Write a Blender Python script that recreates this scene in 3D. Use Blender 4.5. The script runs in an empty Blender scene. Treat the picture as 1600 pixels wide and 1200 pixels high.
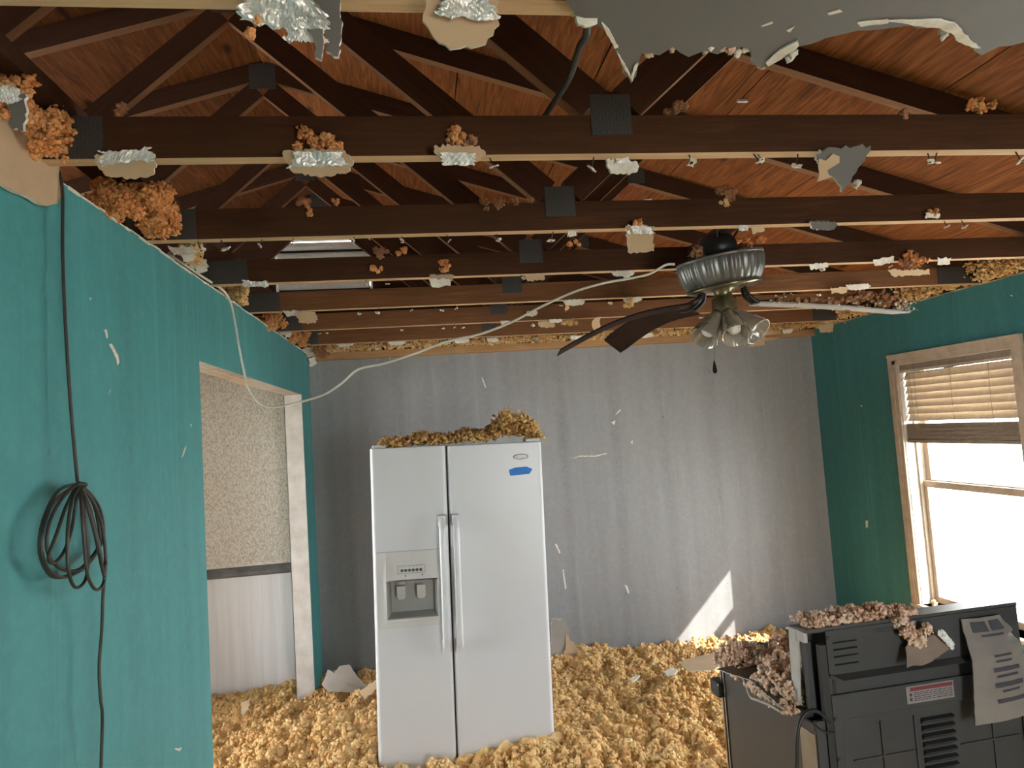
import bpy, bmesh, math, random
import numpy as np
from mathutils import Vector, Matrix

S = bpy.context.scene
COL = S.collection
R = math.radians

# ------------------------------------------------------------------ camera
F_PX, YAW, PITCH, ROLL = 1055.0, 0.1356, 0.0659, -0.0659
CAM = np.array([0.0, 0.0, 1.8])
cy, sy, cp, sp, cr, sr = (math.cos(YAW), math.sin(YAW), math.cos(PITCH), math.sin(PITCH), math.cos(ROLL), math.sin(ROLL))
FWD = np.array([sy * cp, cy * cp, sp])
r0 = np.array([cy, -sy, 0.0])
u0 = np.cross(r0, FWD)
RGT = cr * r0 + sr * u0
UPV = -sr * r0 + cr * u0
cd = bpy.data.cameras.new('camera')
cd.sensor_fit = 'HORIZONTAL'
cd.sensor_width = 36.0
cd.lens = 36.0 * F_PX / 1600.0
cd.clip_start = 0.02
cam = bpy.data.objects.new('camera', cd)
COL.objects.link(cam)
M = Matrix.Identity(4)
for i in range(3):
    M[i][0], M[i][1], M[i][2], M[i][3] = RGT[i], UPV[i], -FWD[i], CAM[i]
cam.matrix_world = M
S.camera = cam

# ------------------------------------------------------------------ world, sun, exposure
SKY, SUN_E, EXPO = 20.0, 15.0, 0.25
S.view_settings.view_transform = 'Standard'
S.view_settings.look = 'None'
S.view_settings.exposure = EXPO
S.view_settings.gamma = 1.0
S.view_settings.use_curve_mapping = False
w = bpy.data.worlds.new('sky')
S.world = w
w.use_nodes = True
bg = w.node_tree.nodes['Background']
bg.inputs[0].default_value = (0.93, 0.97, 1.0, 1)
bg.inputs[1].default_value = SKY
sd = bpy.data.lights.new('sun', 'SUN')
sd.energy = SUN_E
sd.color = (1.0, 0.95, 0.86)
sd.angle = R(0.6)
sun = bpy.data.objects.new('sun', sd)
COL.objects.link(sun)
sun.rotation_euler = Vector((-0.88, 1.0, -0.90)).to_track_quat('-Z', 'Y').to_euler()
sun.location = (6, -6, 7)

def portal(loc, direction, sx, sy_):
    l = bpy.data.lights.new('window_portal', 'AREA')
    l.shape = 'RECTANGLE'
    l.size, l.size_y = sx, sy_
    l.cycles.is_portal = True
    o = bpy.data.objects.new('window_portal', l)
    COL.objects.link(o)
    o.location = loc
    o.rotation_euler = Vector(direction).to_track_quat('-Z', 'Z').to_euler()
XL, XR, YB, YF, ZC = -0.80, 3.17, 5.083, -2.5, 2.44
portal((XR + 0.16, 3.67, 1.26), (-1, 0, 0), 0.95, 1.65)
portal((XR + 0.16, 2.55, 1.26), (-1, 0, 0), 0.95, 1.65)
portal((1.9, YF - 0.16, 1.1), (0, 1, 0), 1.1, 2.2)
portal((-2.52, 3.45, 1.12), (1, 0, 0), 1.2, 1.6)

# ------------------------------------------------------------------ helpers
def ray(x, y):
    return FWD + (x - 800) / F_PX * RGT - (y - 600) / F_PX * UPV
def at(x, y, ax, v):
    d = ray(x, y); i = 'XYZ'.index(ax)
    return CAM + (v - CAM[i]) / d[i] * d
def px_of(P):
    d = np.asarray(P, float) - CAM
    z = d @ FWD
    return 800 + F_PX * (d @ RGT) / z, 600 - F_PX * (d @ UPV) / z, z

def tag(o, label=None, cat=None, group=None, kind=None):
    if label: o['label'] = label
    if cat: o['category'] = cat
    if group: o['group'] = group
    if kind: o['kind'] = kind
    return o
def thing(name, label, cat, loc=(0, 0, 0), rot=(0, 0, 0), group=None):
    o = bpy.data.objects.new(name, None)
    o.empty_display_size = 0.05
    COL.objects.link(o)
    o.location = loc
    o.rotation_euler = rot
    return tag(o, label, cat, group)

class MB:
    def __init__(s):
        s.v, s.f, s.m = [], [], []
    def add(s, vs, fs, mi=0):
        b = len(s.v)
        s.v += [tuple(map(float, p)) for p in vs]
        for f in fs:
            s.f.append([b + i for i in f]); s.m.append(mi)
        return s
    def box(s, x0, x1, y0, y1, z0, z1, mi=0, top=None, bottom=None):
        v = [(x0, y0, z0), (x1, y0, z0), (x1, y1, z0), (x0, y1, z0), (x0, y0, z1), (x1, y0, z1), (x1, y1, z1), (x0, y1, z1)]
        s.add(v, [(0, 1, 5, 4), (1, 2, 6, 5), (2, 3, 7, 6), (3, 0, 4, 7)], mi)
        s.add(v, [(4, 5, 6, 7)], mi if top is None else top)
        s.add(v, [(3, 2, 1, 0)], mi if bottom is None else bottom)
        return s
    def prism(s, pts, axis, a, b, mi=0):
        """outline pts (2-D) extruded along axis from a to b"""
        n = len(pts)
        def P(p, t):
            return {'X': (t, p[0], p[1]), 'Y': (p[0], t, p[1]), 'Z': (p[0], p[1], t)}[axis]
        v = [P(p, a) for p in pts] + [P(p, b) for p in pts]
        f = [tuple(range(n)), tuple(range(2 * n - 1, n - 1, -1))] + [(i, i + n, (i + 1) % n + n, (i + 1) % n) for i in range(n)]
        return s.add(v, f, mi)
    def tube(s, path, r, n=8, mi=0, caps=True):
        path = [Vector(p) for p in path]
        rs = r if isinstance(r, (list, tuple)) else [r] * len(path)
        vs, prev = [], None
        for i, p in enumerate(path):
            t = (path[min(i + 1, len(path) - 1)] - path[max(i - 1, 0)])
            t = t.normalized() if t.length > 1e-9 else Vector((0, 0, 1))
            if prev is None:
                a = t.cross(Vector((0, 0, 1)))
                if a.length < 1e-3: a = t.cross(Vector((1, 0, 0)))
                a.normalize()
            else:
                a = prev - t * prev.dot(t)
                a = a.normalized() if a.length > 1e-6 else prev
            prev = a
            b = t.cross(a)
            for k in range(n):
                q = 2 * math.pi * k / n
                vs.append(p + (a * math.cos(q) + b * math.sin(q)) * rs[i])
        fs = [(i * n + k, i * n + (k + 1) % n, (i + 1) * n + (k + 1) % n, (i + 1) * n + k) for i in range(len(path) - 1) for k in range(n)]
        if caps:
            fs += [tuple(range(n - 1, -1, -1)), tuple(range((len(path) - 1) * n, len(path) * n))]
        return s.add(vs, fs, mi)
    def lathe(s, prof, n=32, mi=0, mat=None, flute=0.0, nf=0):
        """prof: (radius, z) pairs revolved about Z, optional matrix, optional fluting"""
        vs = []
        for (r, z) in prof:
            for k in range(n):
                q = 2 * math.pi * k / n
                rr = r * (1 + flute * math.cos(nf * q)) if nf else r
                p = Vector((rr * math.cos(q), rr * math.sin(q), z))
                vs.append(mat @ p if mat else p)
        fs = [(i * n + k, i * n + (k + 1) % n, (i + 1) * n + (k + 1) % n, (i + 1) * n + k) for i in range(len(prof) - 1) for k in range(n)]
        return s.add(vs, fs, mi)
    def build(s, name, mats, parent=None, local=False, smooth=False, bevel=0, kind=None, label=None):
        me = bpy.data.meshes.new(name)
        me.from_pydata(s.v, [], s.f)
        mats = mats if isinstance(mats, (list, tuple)) else [mats]
        for m in mats: me.materials.append(m)
        me.polygons.foreach_set('material_index', s.m)
        if smooth: me.polygons.foreach_set('use_smooth', [True] * len(s.f))
        bm = bmesh.new(); bm.from_mesh(me)
        bmesh.ops.remove_doubles(bm, verts=bm.verts, dist=1e-6)
        bmesh.ops.recalc_face_normals(bm, faces=bm.faces)
        bm.to_mesh(me); bm.free()
        me.update()
        return link(name, me, parent, local, bevel, kind, label)

def world_of(o):
    return o.matrix_basis.copy() if o.parent is None else world_of(o.parent) @ o.matrix_parent_inverse @ o.matrix_basis

def link(name, me, parent=None, local=False, bevel=0, kind=None, label=None):
    o = bpy.data.objects.new(name, me)
    COL.objects.link(o)
    if parent is not None:
        o.parent = parent
        if not local:
            o.matrix_parent_inverse = world_of(parent).inverted()
    if bevel:
        b = o.modifiers.new('bevel', 'BEVEL'); b.width = bevel; b.segments = 2; b.limit_method = 'ANGLE'
    if kind: o['kind'] = kind
    if label: o['label'] = label
    return o

def fastmesh(name, V, Fc, mats, smooth=True, mi=None):
    """numpy vertices (n,3) and triangles or quads (m,k)"""
    me = bpy.data.meshes.new(name)
    n, (m, k) = len(V), Fc.shape
    me.vertices.add(n); me.vertices.foreach_set('co', np.ascontiguousarray(V, dtype=np.float32).ravel())
    me.loops.add(m * k); me.loops.foreach_set('vertex_index', np.ascontiguousarray(Fc, dtype=np.int32).ravel())
    me.polygons.add(m)
    me.polygons.foreach_set('loop_start', np.arange(0, m * k, k, dtype=np.int32))
    me.polygons.foreach_set('loop_total', np.full(m, k, dtype=np.int32))
    me.polygons.foreach_set('use_smooth', np.full(m, smooth))
    for q in (mats if isinstance(mats, (list, tuple)) else [mats]): me.materials.append(q)
    if mi is not None: me.polygons.foreach_set('material_index', np.asarray(mi, dtype=np.int32))
    me.update(calc_edges=True)
    return me

# numpy noise
def _h(ix, iy, iz=0, s=0):
    n = (ix.astype(np.int64) * 374761393 + iy.astype(np.int64) * 668265263 + np.int64(iz) * 2147483647 + s * 974711) & 0x7fffffff
    n = ((n ^ (n >> 13)) * 1274126177) & 0x7fffffff
    return ((n ^ (n >> 16)) & 0xffff) / 65535.0
def vnoise(x, y, s=0):
    ix, iy = np.floor(x), np.floor(y)
    fx, fy = x - ix, y - iy
    fx, fy = fx * fx * (3 - 2 * fx), fy * fy * (3 - 2 * fy)
    a, b, c, d = _h(ix, iy, 0, s), _h(ix + 1, iy, 0, s), _h(ix, iy + 1, 0, s), _h(ix + 1, iy + 1, 0, s)
    return (a * (1 - fx) + b * fx) * (1 - fy) + (c * (1 - fx) + d * fx) * fy
def worley(x, y, s=0):
    ix, iy = np.floor(x), np.floor(y)
    best = np.full(x.shape, 9.0)
    for dx in (-1, 0, 1):
        for dy in (-1, 0, 1):
            cx, cyy = ix + dx, iy + dy
            px, py = cx + _h(cx, cyy, 0, s + 1), cyy + _h(cx, cyy, 0, s + 2)
            best = np.minimum(best, (px - x) ** 2 + (py - y) ** 2)
    return np.sqrt(best)

_bm = bmesh.new(); bmesh.ops.create_icosphere(_bm, subdivisions=2, radius=1.0)
ICO_V = np.array([v.co[:] for v in _bm.verts]); ICO_F = np.array([[v.index for v in f.verts] for f in _bm.faces]); _bm.free()
_bm = bmesh.new(); bmesh.ops.create_icosphere(_bm, subdivisions=1, radius=1.0)
ICO1_V = np.array([v.co[:] for v in _bm.verts]); ICO1_F = np.array([[v.index for v in f.verts] for f in _bm.faces]); _bm.free()

def lumps(P, r, seed, rough=0.38, fine=False):
    """a crumb of insulation at every point P, merged vertex arrays"""
    rng = np.random.default_rng(seed)
    bv, bf = (ICO_V, ICO_F) if fine else (ICO1_V, ICO1_F)
    P = np.asarray(P); n = len(P); k = len(bv)
    r = np.broadcast_to(r, (n,))
    sc = r[:, None, None] * (1 + rough * (rng.random((n, k, 1)) * 2 - 1))
    an = 1 + 0.45 * (rng.random((n, 1, 3)) * 2 - 1)
    q = rng.normal(size=(n, 3, 3)); q, _ = np.linalg.qr(q)
    V = np.einsum('nkc,ncd->nkd', bv[None] * sc * an, q) + P[:, None, :]
    Fc = bf[None] + (np.arange(n) * k)[:, None, None]
    return V.reshape(-1, 3), Fc.reshape(-1, 3)

# ------------------------------------------------------------------ materials
def newmat(name):
    m = bpy.data.materials.new(name); m.use_nodes = True
    nt = m.node_tree
    return m, nt, nt.nodes['Principled BSDF']
def N(nt, t, **kw):
    n = nt.nodes.new(t)
    for k, v in kw.items():
        if k == 'ins':
            for a, b in v.items(): n.inputs[a].default_value = b
        else: setattr(n, k, v)
    return n
def L(nt, a, b): nt.links.new(a, b)
def coords(nt, scale=(1, 1, 1), rnd=True, kind='Object'):
    tc = N(nt, 'ShaderNodeTexCoord')
    mp = N(nt, 'ShaderNodeMapping', ins={'Scale': scale})
    L(nt, tc.outputs[kind], mp.inputs['Vector'])
    if rnd:
        oi = N(nt, 'ShaderNodeObjectInfo')
        ml = N(nt, 'ShaderNodeMath', operation='MULTIPLY', ins={1: 37.0}); L(nt, oi.outputs['Random'], ml.inputs[0])
        cb = N(nt, 'ShaderNodeCombineXYZ'); L(nt, ml.outputs[0], cb.inputs[0]); L(nt, ml.outputs[0], cb.inputs[1])
        L(nt, cb.outputs[0], mp.inputs['Location'])
    return mp.outputs['Vector']
def ramp(nt, fac, stops):
    r = N(nt, 'ShaderNodeValToRGB')
    e = r.color_ramp.elements
    while len(e) < len(stops): e.new(0.5)
    for i, (p, c) in enumerate(stops):
        e[i].position = p
        e[i].color = (c, c, c, 1) if isinstance(c, (int, float)) else (*c, 1)
    L(nt, fac, r.inputs['Fac'])
    return r.outputs['Color']
def mix(nt, fac, a, b, mode='MIX'):
    m = N(nt, 'ShaderNodeMix', data_type='RGBA', blend_type=mode)
    for sock, v in ((m.inputs[0], fac), (m.inputs[6], a), (m.inputs[7], b)):
        if isinstance(v, (int, float)): sock.default_value = v
        elif isinstance(v, tuple): sock.default_value = (*v, 1)
        else: L(nt, v, sock)
    return m.outputs[2]
def noise(nt, vec, scale, detail=4, rough=0.6, dist=0.0):
    n = N(nt, 'ShaderNodeTexNoise', ins={'Scale': scale, 'Detail': detail, 'Roughness': rough, 'Distortion': dist})
    L(nt, vec, n.inputs['Vector'])
    return n.outputs['Fac']
def bump(nt, b, h, strength=0.3, dist=0.01):
    n = N(nt, 'ShaderNodeBump', ins={'Strength': strength, 'Distance': dist})
    L(nt, h, n.inputs['Height']); L(nt, n.outputs['Normal'], b.inputs['Normal'])
def simple(name, c1, c2=None, scale=6.0, rough=0.6, metal=0.0, bmp=0.0, bscale=60.0, stretch=(1, 1, 1), lo=0.35, hi=0.7):
    m, nt, b = newmat(name)
    b.inputs['Roughness'].default_value = rough
    b.inputs['Metallic'].default_value = metal
    v = coords(nt, stretch)
    if c2 is None: c2 = tuple(x * 0.82 for x in c1)
    L(nt, ramp(nt, noise(nt, v, scale), [(lo, c1), (hi, c2)]), b.inputs['Base Color'])
    if bmp: bump(nt, b, noise(nt, v, bscale, 3), bmp, 0.004)
    return m
def wood(name, c1, c2, c3, rough=0.75, grain=(1.2, 22, 22)):
    m, nt, b = newmat(name)
    b.inputs['Roughness'].default_value = rough
    b.inputs['Specular IOR Level'].default_value = 0.25
    v = coords(nt, grain)
    g = noise(nt, v, 2.2, 5, 0.65, 1.4)
    big = noise(nt, coords(nt, (1.5, 3, 3)), 1.6, 3)
    c = ramp(nt, g, [(0.3, c1), (0.52, c2), (0.75, c3)])
    c = mix(nt, ramp(nt, big, [(0.35, 0.0), (0.8, 0.55)]), c, c1)
    L(nt, c, b.inputs['Base Color'])
    bump(nt, b, g, 0.25, 0.003)
    return m
M_wood = wood('old_framing_wood', (0.042, 0.015, 0.0055), (0.066, 0.024, 0.0085), (0.096, 0.038, 0.014))
M_wood2 = wood('roof_framing_wood', (0.036, 0.013, 0.005), (0.054, 0.019, 0.0075), (0.078, 0.030, 0.013))
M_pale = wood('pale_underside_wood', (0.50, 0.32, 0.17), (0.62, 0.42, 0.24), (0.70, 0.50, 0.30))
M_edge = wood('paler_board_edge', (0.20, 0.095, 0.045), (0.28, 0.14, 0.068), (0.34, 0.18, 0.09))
M_mid = wood('lit_framing_wood', (0.13, 0.055, 0.022), (0.19, 0.082, 0.032), (0.26, 0.12, 0.05))  # lighter copy: the light on the far chords is put into the colour
M_board = wood('brown_nailer_wood', (0.32, 0.17, 0.075), (0.42, 0.24, 0.11), (0.5, 0.3, 0.15))

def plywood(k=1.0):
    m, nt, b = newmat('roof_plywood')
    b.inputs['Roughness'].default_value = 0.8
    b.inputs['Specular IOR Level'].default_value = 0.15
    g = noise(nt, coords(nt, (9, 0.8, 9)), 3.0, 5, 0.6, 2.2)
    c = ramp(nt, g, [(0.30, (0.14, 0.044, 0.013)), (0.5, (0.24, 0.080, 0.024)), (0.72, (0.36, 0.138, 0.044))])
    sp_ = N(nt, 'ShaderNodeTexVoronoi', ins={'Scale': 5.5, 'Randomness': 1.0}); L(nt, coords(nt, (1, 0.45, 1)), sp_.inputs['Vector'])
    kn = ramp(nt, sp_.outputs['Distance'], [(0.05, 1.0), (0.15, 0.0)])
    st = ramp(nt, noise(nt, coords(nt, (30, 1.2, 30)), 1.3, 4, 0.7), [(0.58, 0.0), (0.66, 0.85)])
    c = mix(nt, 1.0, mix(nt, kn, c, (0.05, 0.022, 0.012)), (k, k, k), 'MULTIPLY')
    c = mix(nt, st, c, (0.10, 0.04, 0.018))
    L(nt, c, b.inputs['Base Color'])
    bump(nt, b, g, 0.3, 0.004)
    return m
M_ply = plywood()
M_ply_dark = plywood(0.68)  # same plywood in a darker tone, for the left slope

def nailplate():
    m, nt, b = newmat('galvanised_nail_plate')
    b.inputs['Roughness'].default_value = 0.55
    b.inputs['Metallic'].default_value = 0.15
    v = coords(nt, (1, 1, 1), rnd=False)
    sx = N(nt, 'ShaderNodeSeparateXYZ'); L(nt, v, sx.inputs[0])
    cb = N(nt, 'ShaderNodeCombineXYZ'); L(nt, sx.outputs[2], cb.inputs[0]); L(nt, sx.outputs[0], cb.inputs[1])
    br = N(nt, 'ShaderNodeTexBrick', ins={'Scale': 42.0, 'Mortar Size': 0.17, 'Color1': (0.004, 0.004, 0.004, 1), 'Color2': (0.007, 0.007, 0.007, 1), 'Mortar': (0.055, 0.05, 0.045, 1), 'Brick Width': 0.9, 'Row Height': 0.36})
    L(nt, cb.outputs[0], br.inputs['Vector'])
    L(nt, br.outputs['Color'], b.inputs['Base Color'])
    bump(nt, b, br.outputs['Fac'], 0.6, 0.004)
    return m
M_plate = nailplate()

def wallpaint(name, c, soot, along='Y', rough=0.55, off=0.0):
    """painted drywall with soot ghosts over the studs, nail spots and drips"""
    m, nt, b = newmat(name)
    b.inputs['Roughness'].default_value = rough
    tc = N(nt, 'ShaderNodeTexCoord'); sx = N(nt, 'ShaderNodeSeparateXYZ'); L(nt, tc.outputs['Object'], sx.inputs[0])
    a = sx.outputs['XYZ'.index(along)]
    def m1(op, x, y=None):
        n = N(nt, 'ShaderNodeMath', operation=op)
        for i, q in enumerate((x, y)):
            if q is None: continue
            if isinstance(q, (int, float)): n.inputs[i].default_value = q
            else: L(nt, q, n.inputs[i])
        return n.outputs[0]
    ph = m1('ABSOLUTE', m1('SUBTRACT', m1('FRACT', m1('DIVIDE', m1('ADD', a, 10.0 + off), 0.4064)), 0.5))
    stud = ramp(nt, ph, [(0.03, 1.0), (0.14, 0.0)])
    zz = m1('ABSOLUTE', m1('SUBTRACT', m1('FRACT', m1('DIVIDE', sx.outputs[2], 0.33)), 0.5))
    dd = m1('SQRT', m1('ADD', m1('POWER', m1('MULTIPLY', ph, 0.4064), 2.0), m1('POWER', m1('MULTIPLY', zz, 0.33), 2.0)))
    dot = ramp(nt, dd, [(0.0035, 1.0), (0.010, 0.0)])
    st = (2.2, 6, 0.5) if along == 'Y' else (6, 2.2, 0.5)
    streak = noise(nt, coords(nt, st, rnd=False), 1.6, 5, 0.6, 0.3)
    blot = noise(nt, coords(nt, (1, 1, 1), rnd=False), 1.3, 4, 0.6)
    dark = tuple(x * soot for x in c)
    lite = tuple(min(1, x * 1.08 + 0.006) for x in c)
    col = ramp(nt, streak, [(0.25, dark), (0.55, c), (0.85, lite)])
    fac = mix(nt, 1.0, stud, ramp(nt, blot, [(0.3, 0.1), (0.7, 0.7)]), 'MULTIPLY')
    col = mix(nt, mix(nt, 1.0, fac, (0.42, 0.42, 0.42), 'MULTIPLY'), col, tuple(x * 0.5 for x in c))
    col = mix(nt, mix(nt, 1.0, dot, ramp(nt, blot, [(0.4, 0.1), (0.7, 0.8)]), 'MULTIPLY'), col, tuple(x * 0.35 for x in c))
    drip = noise(nt, coords(nt, (16, 16, 0.55), rnd=False), 1.0, 4, 0.65, 0.6)
    col = mix(nt, ramp(nt, drip, [(0.60, 0.0), (0.74, 0.5)]), col, tuple(min(1, x * 1.35 + 0.03) for x in c))
    mott = noise(nt, coords(nt, (1, 1, 1), rnd=False), 28, 5, 0.75)
    col = mix(nt, ramp(nt, mott, [(0.45, 0.0), (0.8, 0.45)]), col, tuple(min(1, x * 1.3 + 0.02) for x in c))
    L(nt, col, b.inputs['Base Color'])
    bump(nt, b, noise(nt, coords(nt, (1, 1, 1), rnd=False), 160, 2), 0.12, 0.002)
    return m
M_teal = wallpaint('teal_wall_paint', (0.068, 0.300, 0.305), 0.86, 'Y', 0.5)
M_teal2 = wallpaint('shaded_teal_wall_paint', (0.036, 0.185, 0.190), 0.84, 'Y', 0.5)  # same teal darkened: shade of the backlit right wall put into the colour
M_gray = wallpaint('gray_wall_paint', (0.275, 0.275, 0.280), 0.86, 'X', 0.6, 0.12)
M_ceil = simple('gray_ceiling_paint', (0.155, 0.147, 0.135), (0.125, 0.118, 0.108), 1.5, 0.7)
M_gyp = simple('white_gypsum_core', (0.80, 0.77, 0.70), (0.62, 0.56, 0.47), 40, 0.9, bmp=0.6, bscale=90)
M_paper = simple('brown_drywall_paper', (0.56, 0.40, 0.25), (0.47, 0.32, 0.19), 5, 0.85)
M_dgray = simple('tan_gray_drywall_face', (0.36, 0.33, 0.295), (0.30, 0.275, 0.24), 5, 0.8)
M_foil = simple('crumpled_foil', (0.86, 0.86, 0.84), (0.72, 0.72, 0.70), 30, 0.42, 0.55, 0.3, 60)
M_hall = None
def hallpaint():
    m, nt, b = newmat('sooty_white_hall_paint')
    b.inputs['Roughness'].default_value = 0.8
    v = coords(nt, (1, 1, 1), rnd=False)
    tc = N(nt, 'ShaderNodeTexCoord'); sx = N(nt, 'ShaderNodeSeparateXYZ'); L(nt, tc.outputs['Object'], sx.inputs[0])
    up = N(nt, 'ShaderNodeMapRange', ins={'From Min': 0.90, 'From Max': 0.97}); L(nt, sx.outputs[2], up.inputs['Value'])
    fine = noise(nt, coords(nt, (1, 1, 0.55), rnd=False), 105, 5, 0.75)
    st = noise(nt, coords(nt, (9, 9, 0.4), rnd=False), 1.3, 4, 0.6)
    sp_ = mix(nt, ramp(nt, fine, [(0.44, 0.0), (0.60, 0.8)]), (0.72, 0.66, 0.57), (0.36, 0.32, 0.27))
    lowc = ramp(nt, st, [(0.40, (0.86, 0.86, 0.88)), (0.75, (0.68, 0.68, 0.70))])
    L(nt, mix(nt, up.outputs['Result'], lowc, sp_), b.inputs['Base Color'])
    return m
M_hall = hallpaint()
M_trim = simple('dusty_white_trim', (0.52, 0.43, 0.33), (0.40, 0.31, 0.23), 14, 0.6, bmp=0.15)
M_jamb = simple('white_jamb_paint', (0.66, 0.63, 0.58), (0.50, 0.46, 0.41), 9, 0.6)
M_rail = simple('sooty_gray_rail', (0.17, 0.165, 0.165), (0.10, 0.095, 0.095), 12, 0.7)
def insul(name, a, b_, c, dirt=(0.20, 0.13, 0.09), dl=0.68):
    m, nt, b = newmat(name)
    b.inputs['Roughness'].default_value = 0.95
    b.inputs['Specular IOR Level'].default_value = 0.05
    v = coords(nt, (1, 1, 1), rnd=False)
    n1 = noise(nt, v, 9, 4, 0.6); n2 = noise(nt, v, 70, 3, 0.6)
    col = ramp(nt, n1, [(0.3, a), (0.5, b_), (0.7, c)])
    col = mix(nt, ramp(nt, n2, [(0.35, 0.0), (0.75, 0.55)]), col, tuple(min(1, x * 1.35) for x in c))
    col = mix(nt, ramp(nt, noise(nt, v, 4.2, 5, 0.7), [(dl, 0.0), (dl + 0.12, 0.75)]), col, dirt)
    L(nt, col, b.inputs['Base Color'])
    bump(nt, b, noise(nt, v, 150, 4, 0.7), 0.8, 0.006)
    return m
M_ins_floor = insul('floor_insulation', (0.72, 0.365, 0.138), (0.86, 0.505, 0.215), (0.92, 0.64, 0.33), (0.17, 0.115, 0.085), 0.60)
M_ins_or = insul('orange_insulation', (0.66, 0.205, 0.060), (0.78, 0.30, 0.10), (0.82, 0.44, 0.20), dl=0.62)
M_ins_top = insul('golden_brown_insulation', (0.50, 0.23, 0.075), (0.66, 0.36, 0.135), (0.82, 0.54, 0.23))
M_ins_dk = insul('dark_scorched_insulation', (0.26, 0.10, 0.05), (0.36, 0.16, 0.08), (0.50, 0.27, 0.15))
M_ins_pk = insul('pinkish_insulation', (0.62, 0.30, 0.19), (0.76, 0.47, 0.33), (0.84, 0.64, 0.50), dl=0.64)
M_white = simple('white_enamel', (0.62, 0.63, 0.65), (0.595, 0.605, 0.625), 2, 0.32)
M_whplast = simple('white_plastic', (0.60, 0.595, 0.58), (0.56, 0.555, 0.54), 4, 0.4)
M_grayplast = simple('gray_plastic', (0.36, 0.35, 0.33), (0.32, 0.31, 0.29), 4, 0.5)
M_dark = simple('black_plastic', (0.012, 0.012, 0.013), (0.02, 0.02, 0.02), 8, 0.45)
M_btn = simple('gray_button', (0.09, 0.09, 0.095), None, 8, 0.5)
M_badge = simple('brushed_badge', (0.33, 0.32, 0.30), (0.22, 0.21, 0.2), 60, 0.4, 0.6)
M_tape = simple('blue_painters_tape', (0.02, 0.20, 0.62), (0.015, 0.16, 0.52), 20, 0.6)
def thinplastic(name, c1, c2, tr, tc):
    m, nt, b = newmat(name)
    b.inputs['Roughness'].default_value = 0.55
    v = coords(nt, (1, 1, 1))
    L(nt, ramp(nt, noise(nt, v, 30), [(0.35, c1), (0.7, c2)]), b.inputs['Base Color'])
    t = N(nt, 'ShaderNodeBsdfTranslucent', ins={'Color': (*tc, 1)})
    ms = N(nt, 'ShaderNodeMixShader', ins={0: tr})
    out = [n for n in nt.nodes if n.type == 'OUTPUT_MATERIAL'][0]
    L(nt, b.outputs[0], ms.inputs[1]); L(nt, t.outputs[0], ms.inputs[2]); L(nt, ms.outputs[0], out.inputs['Surface'])
    return m
M_vinyl = thinplastic('tan_dusty_vinyl_slat', (0.62, 0.53, 0.41), (0.50, 0.41, 0.30), 0.11, (0.9, 0.66, 0.38))
M_stack = simple('dark_dusty_slat', (0.30, 0.23, 0.17), (0.20, 0.15, 0.11), 20, 0.6)
M_steel = simple('dark_range_enamel', (0.052, 0.049, 0.048), (0.07, 0.06, 0.052), 5, 0.4, 0.15)
M_scrap = simple('shaded_brown_paper', (0.24, 0.18, 0.14), (0.18, 0.135, 0.105), 9, 0.85)  # brown paper darkened, shade on the range back put into its colour
M_back = simple('gray_range_back_steel', (0.050, 0.050, 0.051), (0.038, 0.037, 0.037), 6, 0.5, 0.2)
M_side = simple('pale_range_side_trim', (0.48, 0.45, 0.41), (0.40, 0.37, 0.33), 9, 0.5)
M_chrome = simple('chrome_strip', (0.5, 0.48, 0.45), None, 9, 0.25, 0.9)
M_rust = simple('sooty_tan_steel', (0.33, 0.24, 0.15), (0.24, 0.16, 0.1), 9, 0.6)
M_lblw = simple('sticker_white', (0.24, 0.21, 0.20), None, 9, 0.6)
M_red = simple('sticker_red', (0.16, 0.02, 0.022), None, 9, 0.6)
M_pap = simple('dirty_document_paper', (0.22, 0.19, 0.165), (0.165, 0.142, 0.125), 6, 0.65)
M_ink = simple('faded_ink', (0.045, 0.043, 0.055), None, 30, 0.7)
M_cable = simple('black_cable_sheath', (0.030, 0.027, 0.022), (0.055, 0.048, 0.038), 30, 0.45)
M_nm = simple('white_cable_sheath', (0.80, 0.77, 0.68), (0.62, 0.57, 0.47), 7, 0.5)
M_brass = simple('antique_brass', (0.30, 0.26, 0.16), (0.18, 0.15, 0.09), 8, 0.3, 0.9)
M_motor = simple('sooty_smoked_metal', (0.21, 0.205, 0.19), (0.14, 0.135, 0.125), 6, 0.36, 0.55)
M_blade = simple('dark_brown_fan_blade', (0.016, 0.007, 0.004), (0.026, 0.012, 0.008), 8, 0.75)
M_blade.node_tree.nodes['Principled BSDF'].inputs['Specular IOR Level'].default_value = 0.1
M_bladelt = simple('pale_blade_face', (0.46, 0.43, 0.41), (0.36, 0.33, 0.31), 10, 0.5)
M_louver = thinplastic('white_vent_louvre', (0.80, 0.79, 0.76), (0.68, 0.66, 0.62), 0.055, (0.9, 0.87, 0.8))
M_ground = simple('pale_concrete_yard', (0.66, 0.64, 0.60), (0.58, 0.56, 0.52), 1.5, 0.9)
M_brick = simple('pale_stucco', (0.70, 0.62, 0.55), (0.6, 0.5, 0.42), 2, 0.9)
M_floor = simple('brown_subfloor', (0.20, 0.14, 0.09), (0.15, 0.10, 0.06), 6, 0.8)
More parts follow.
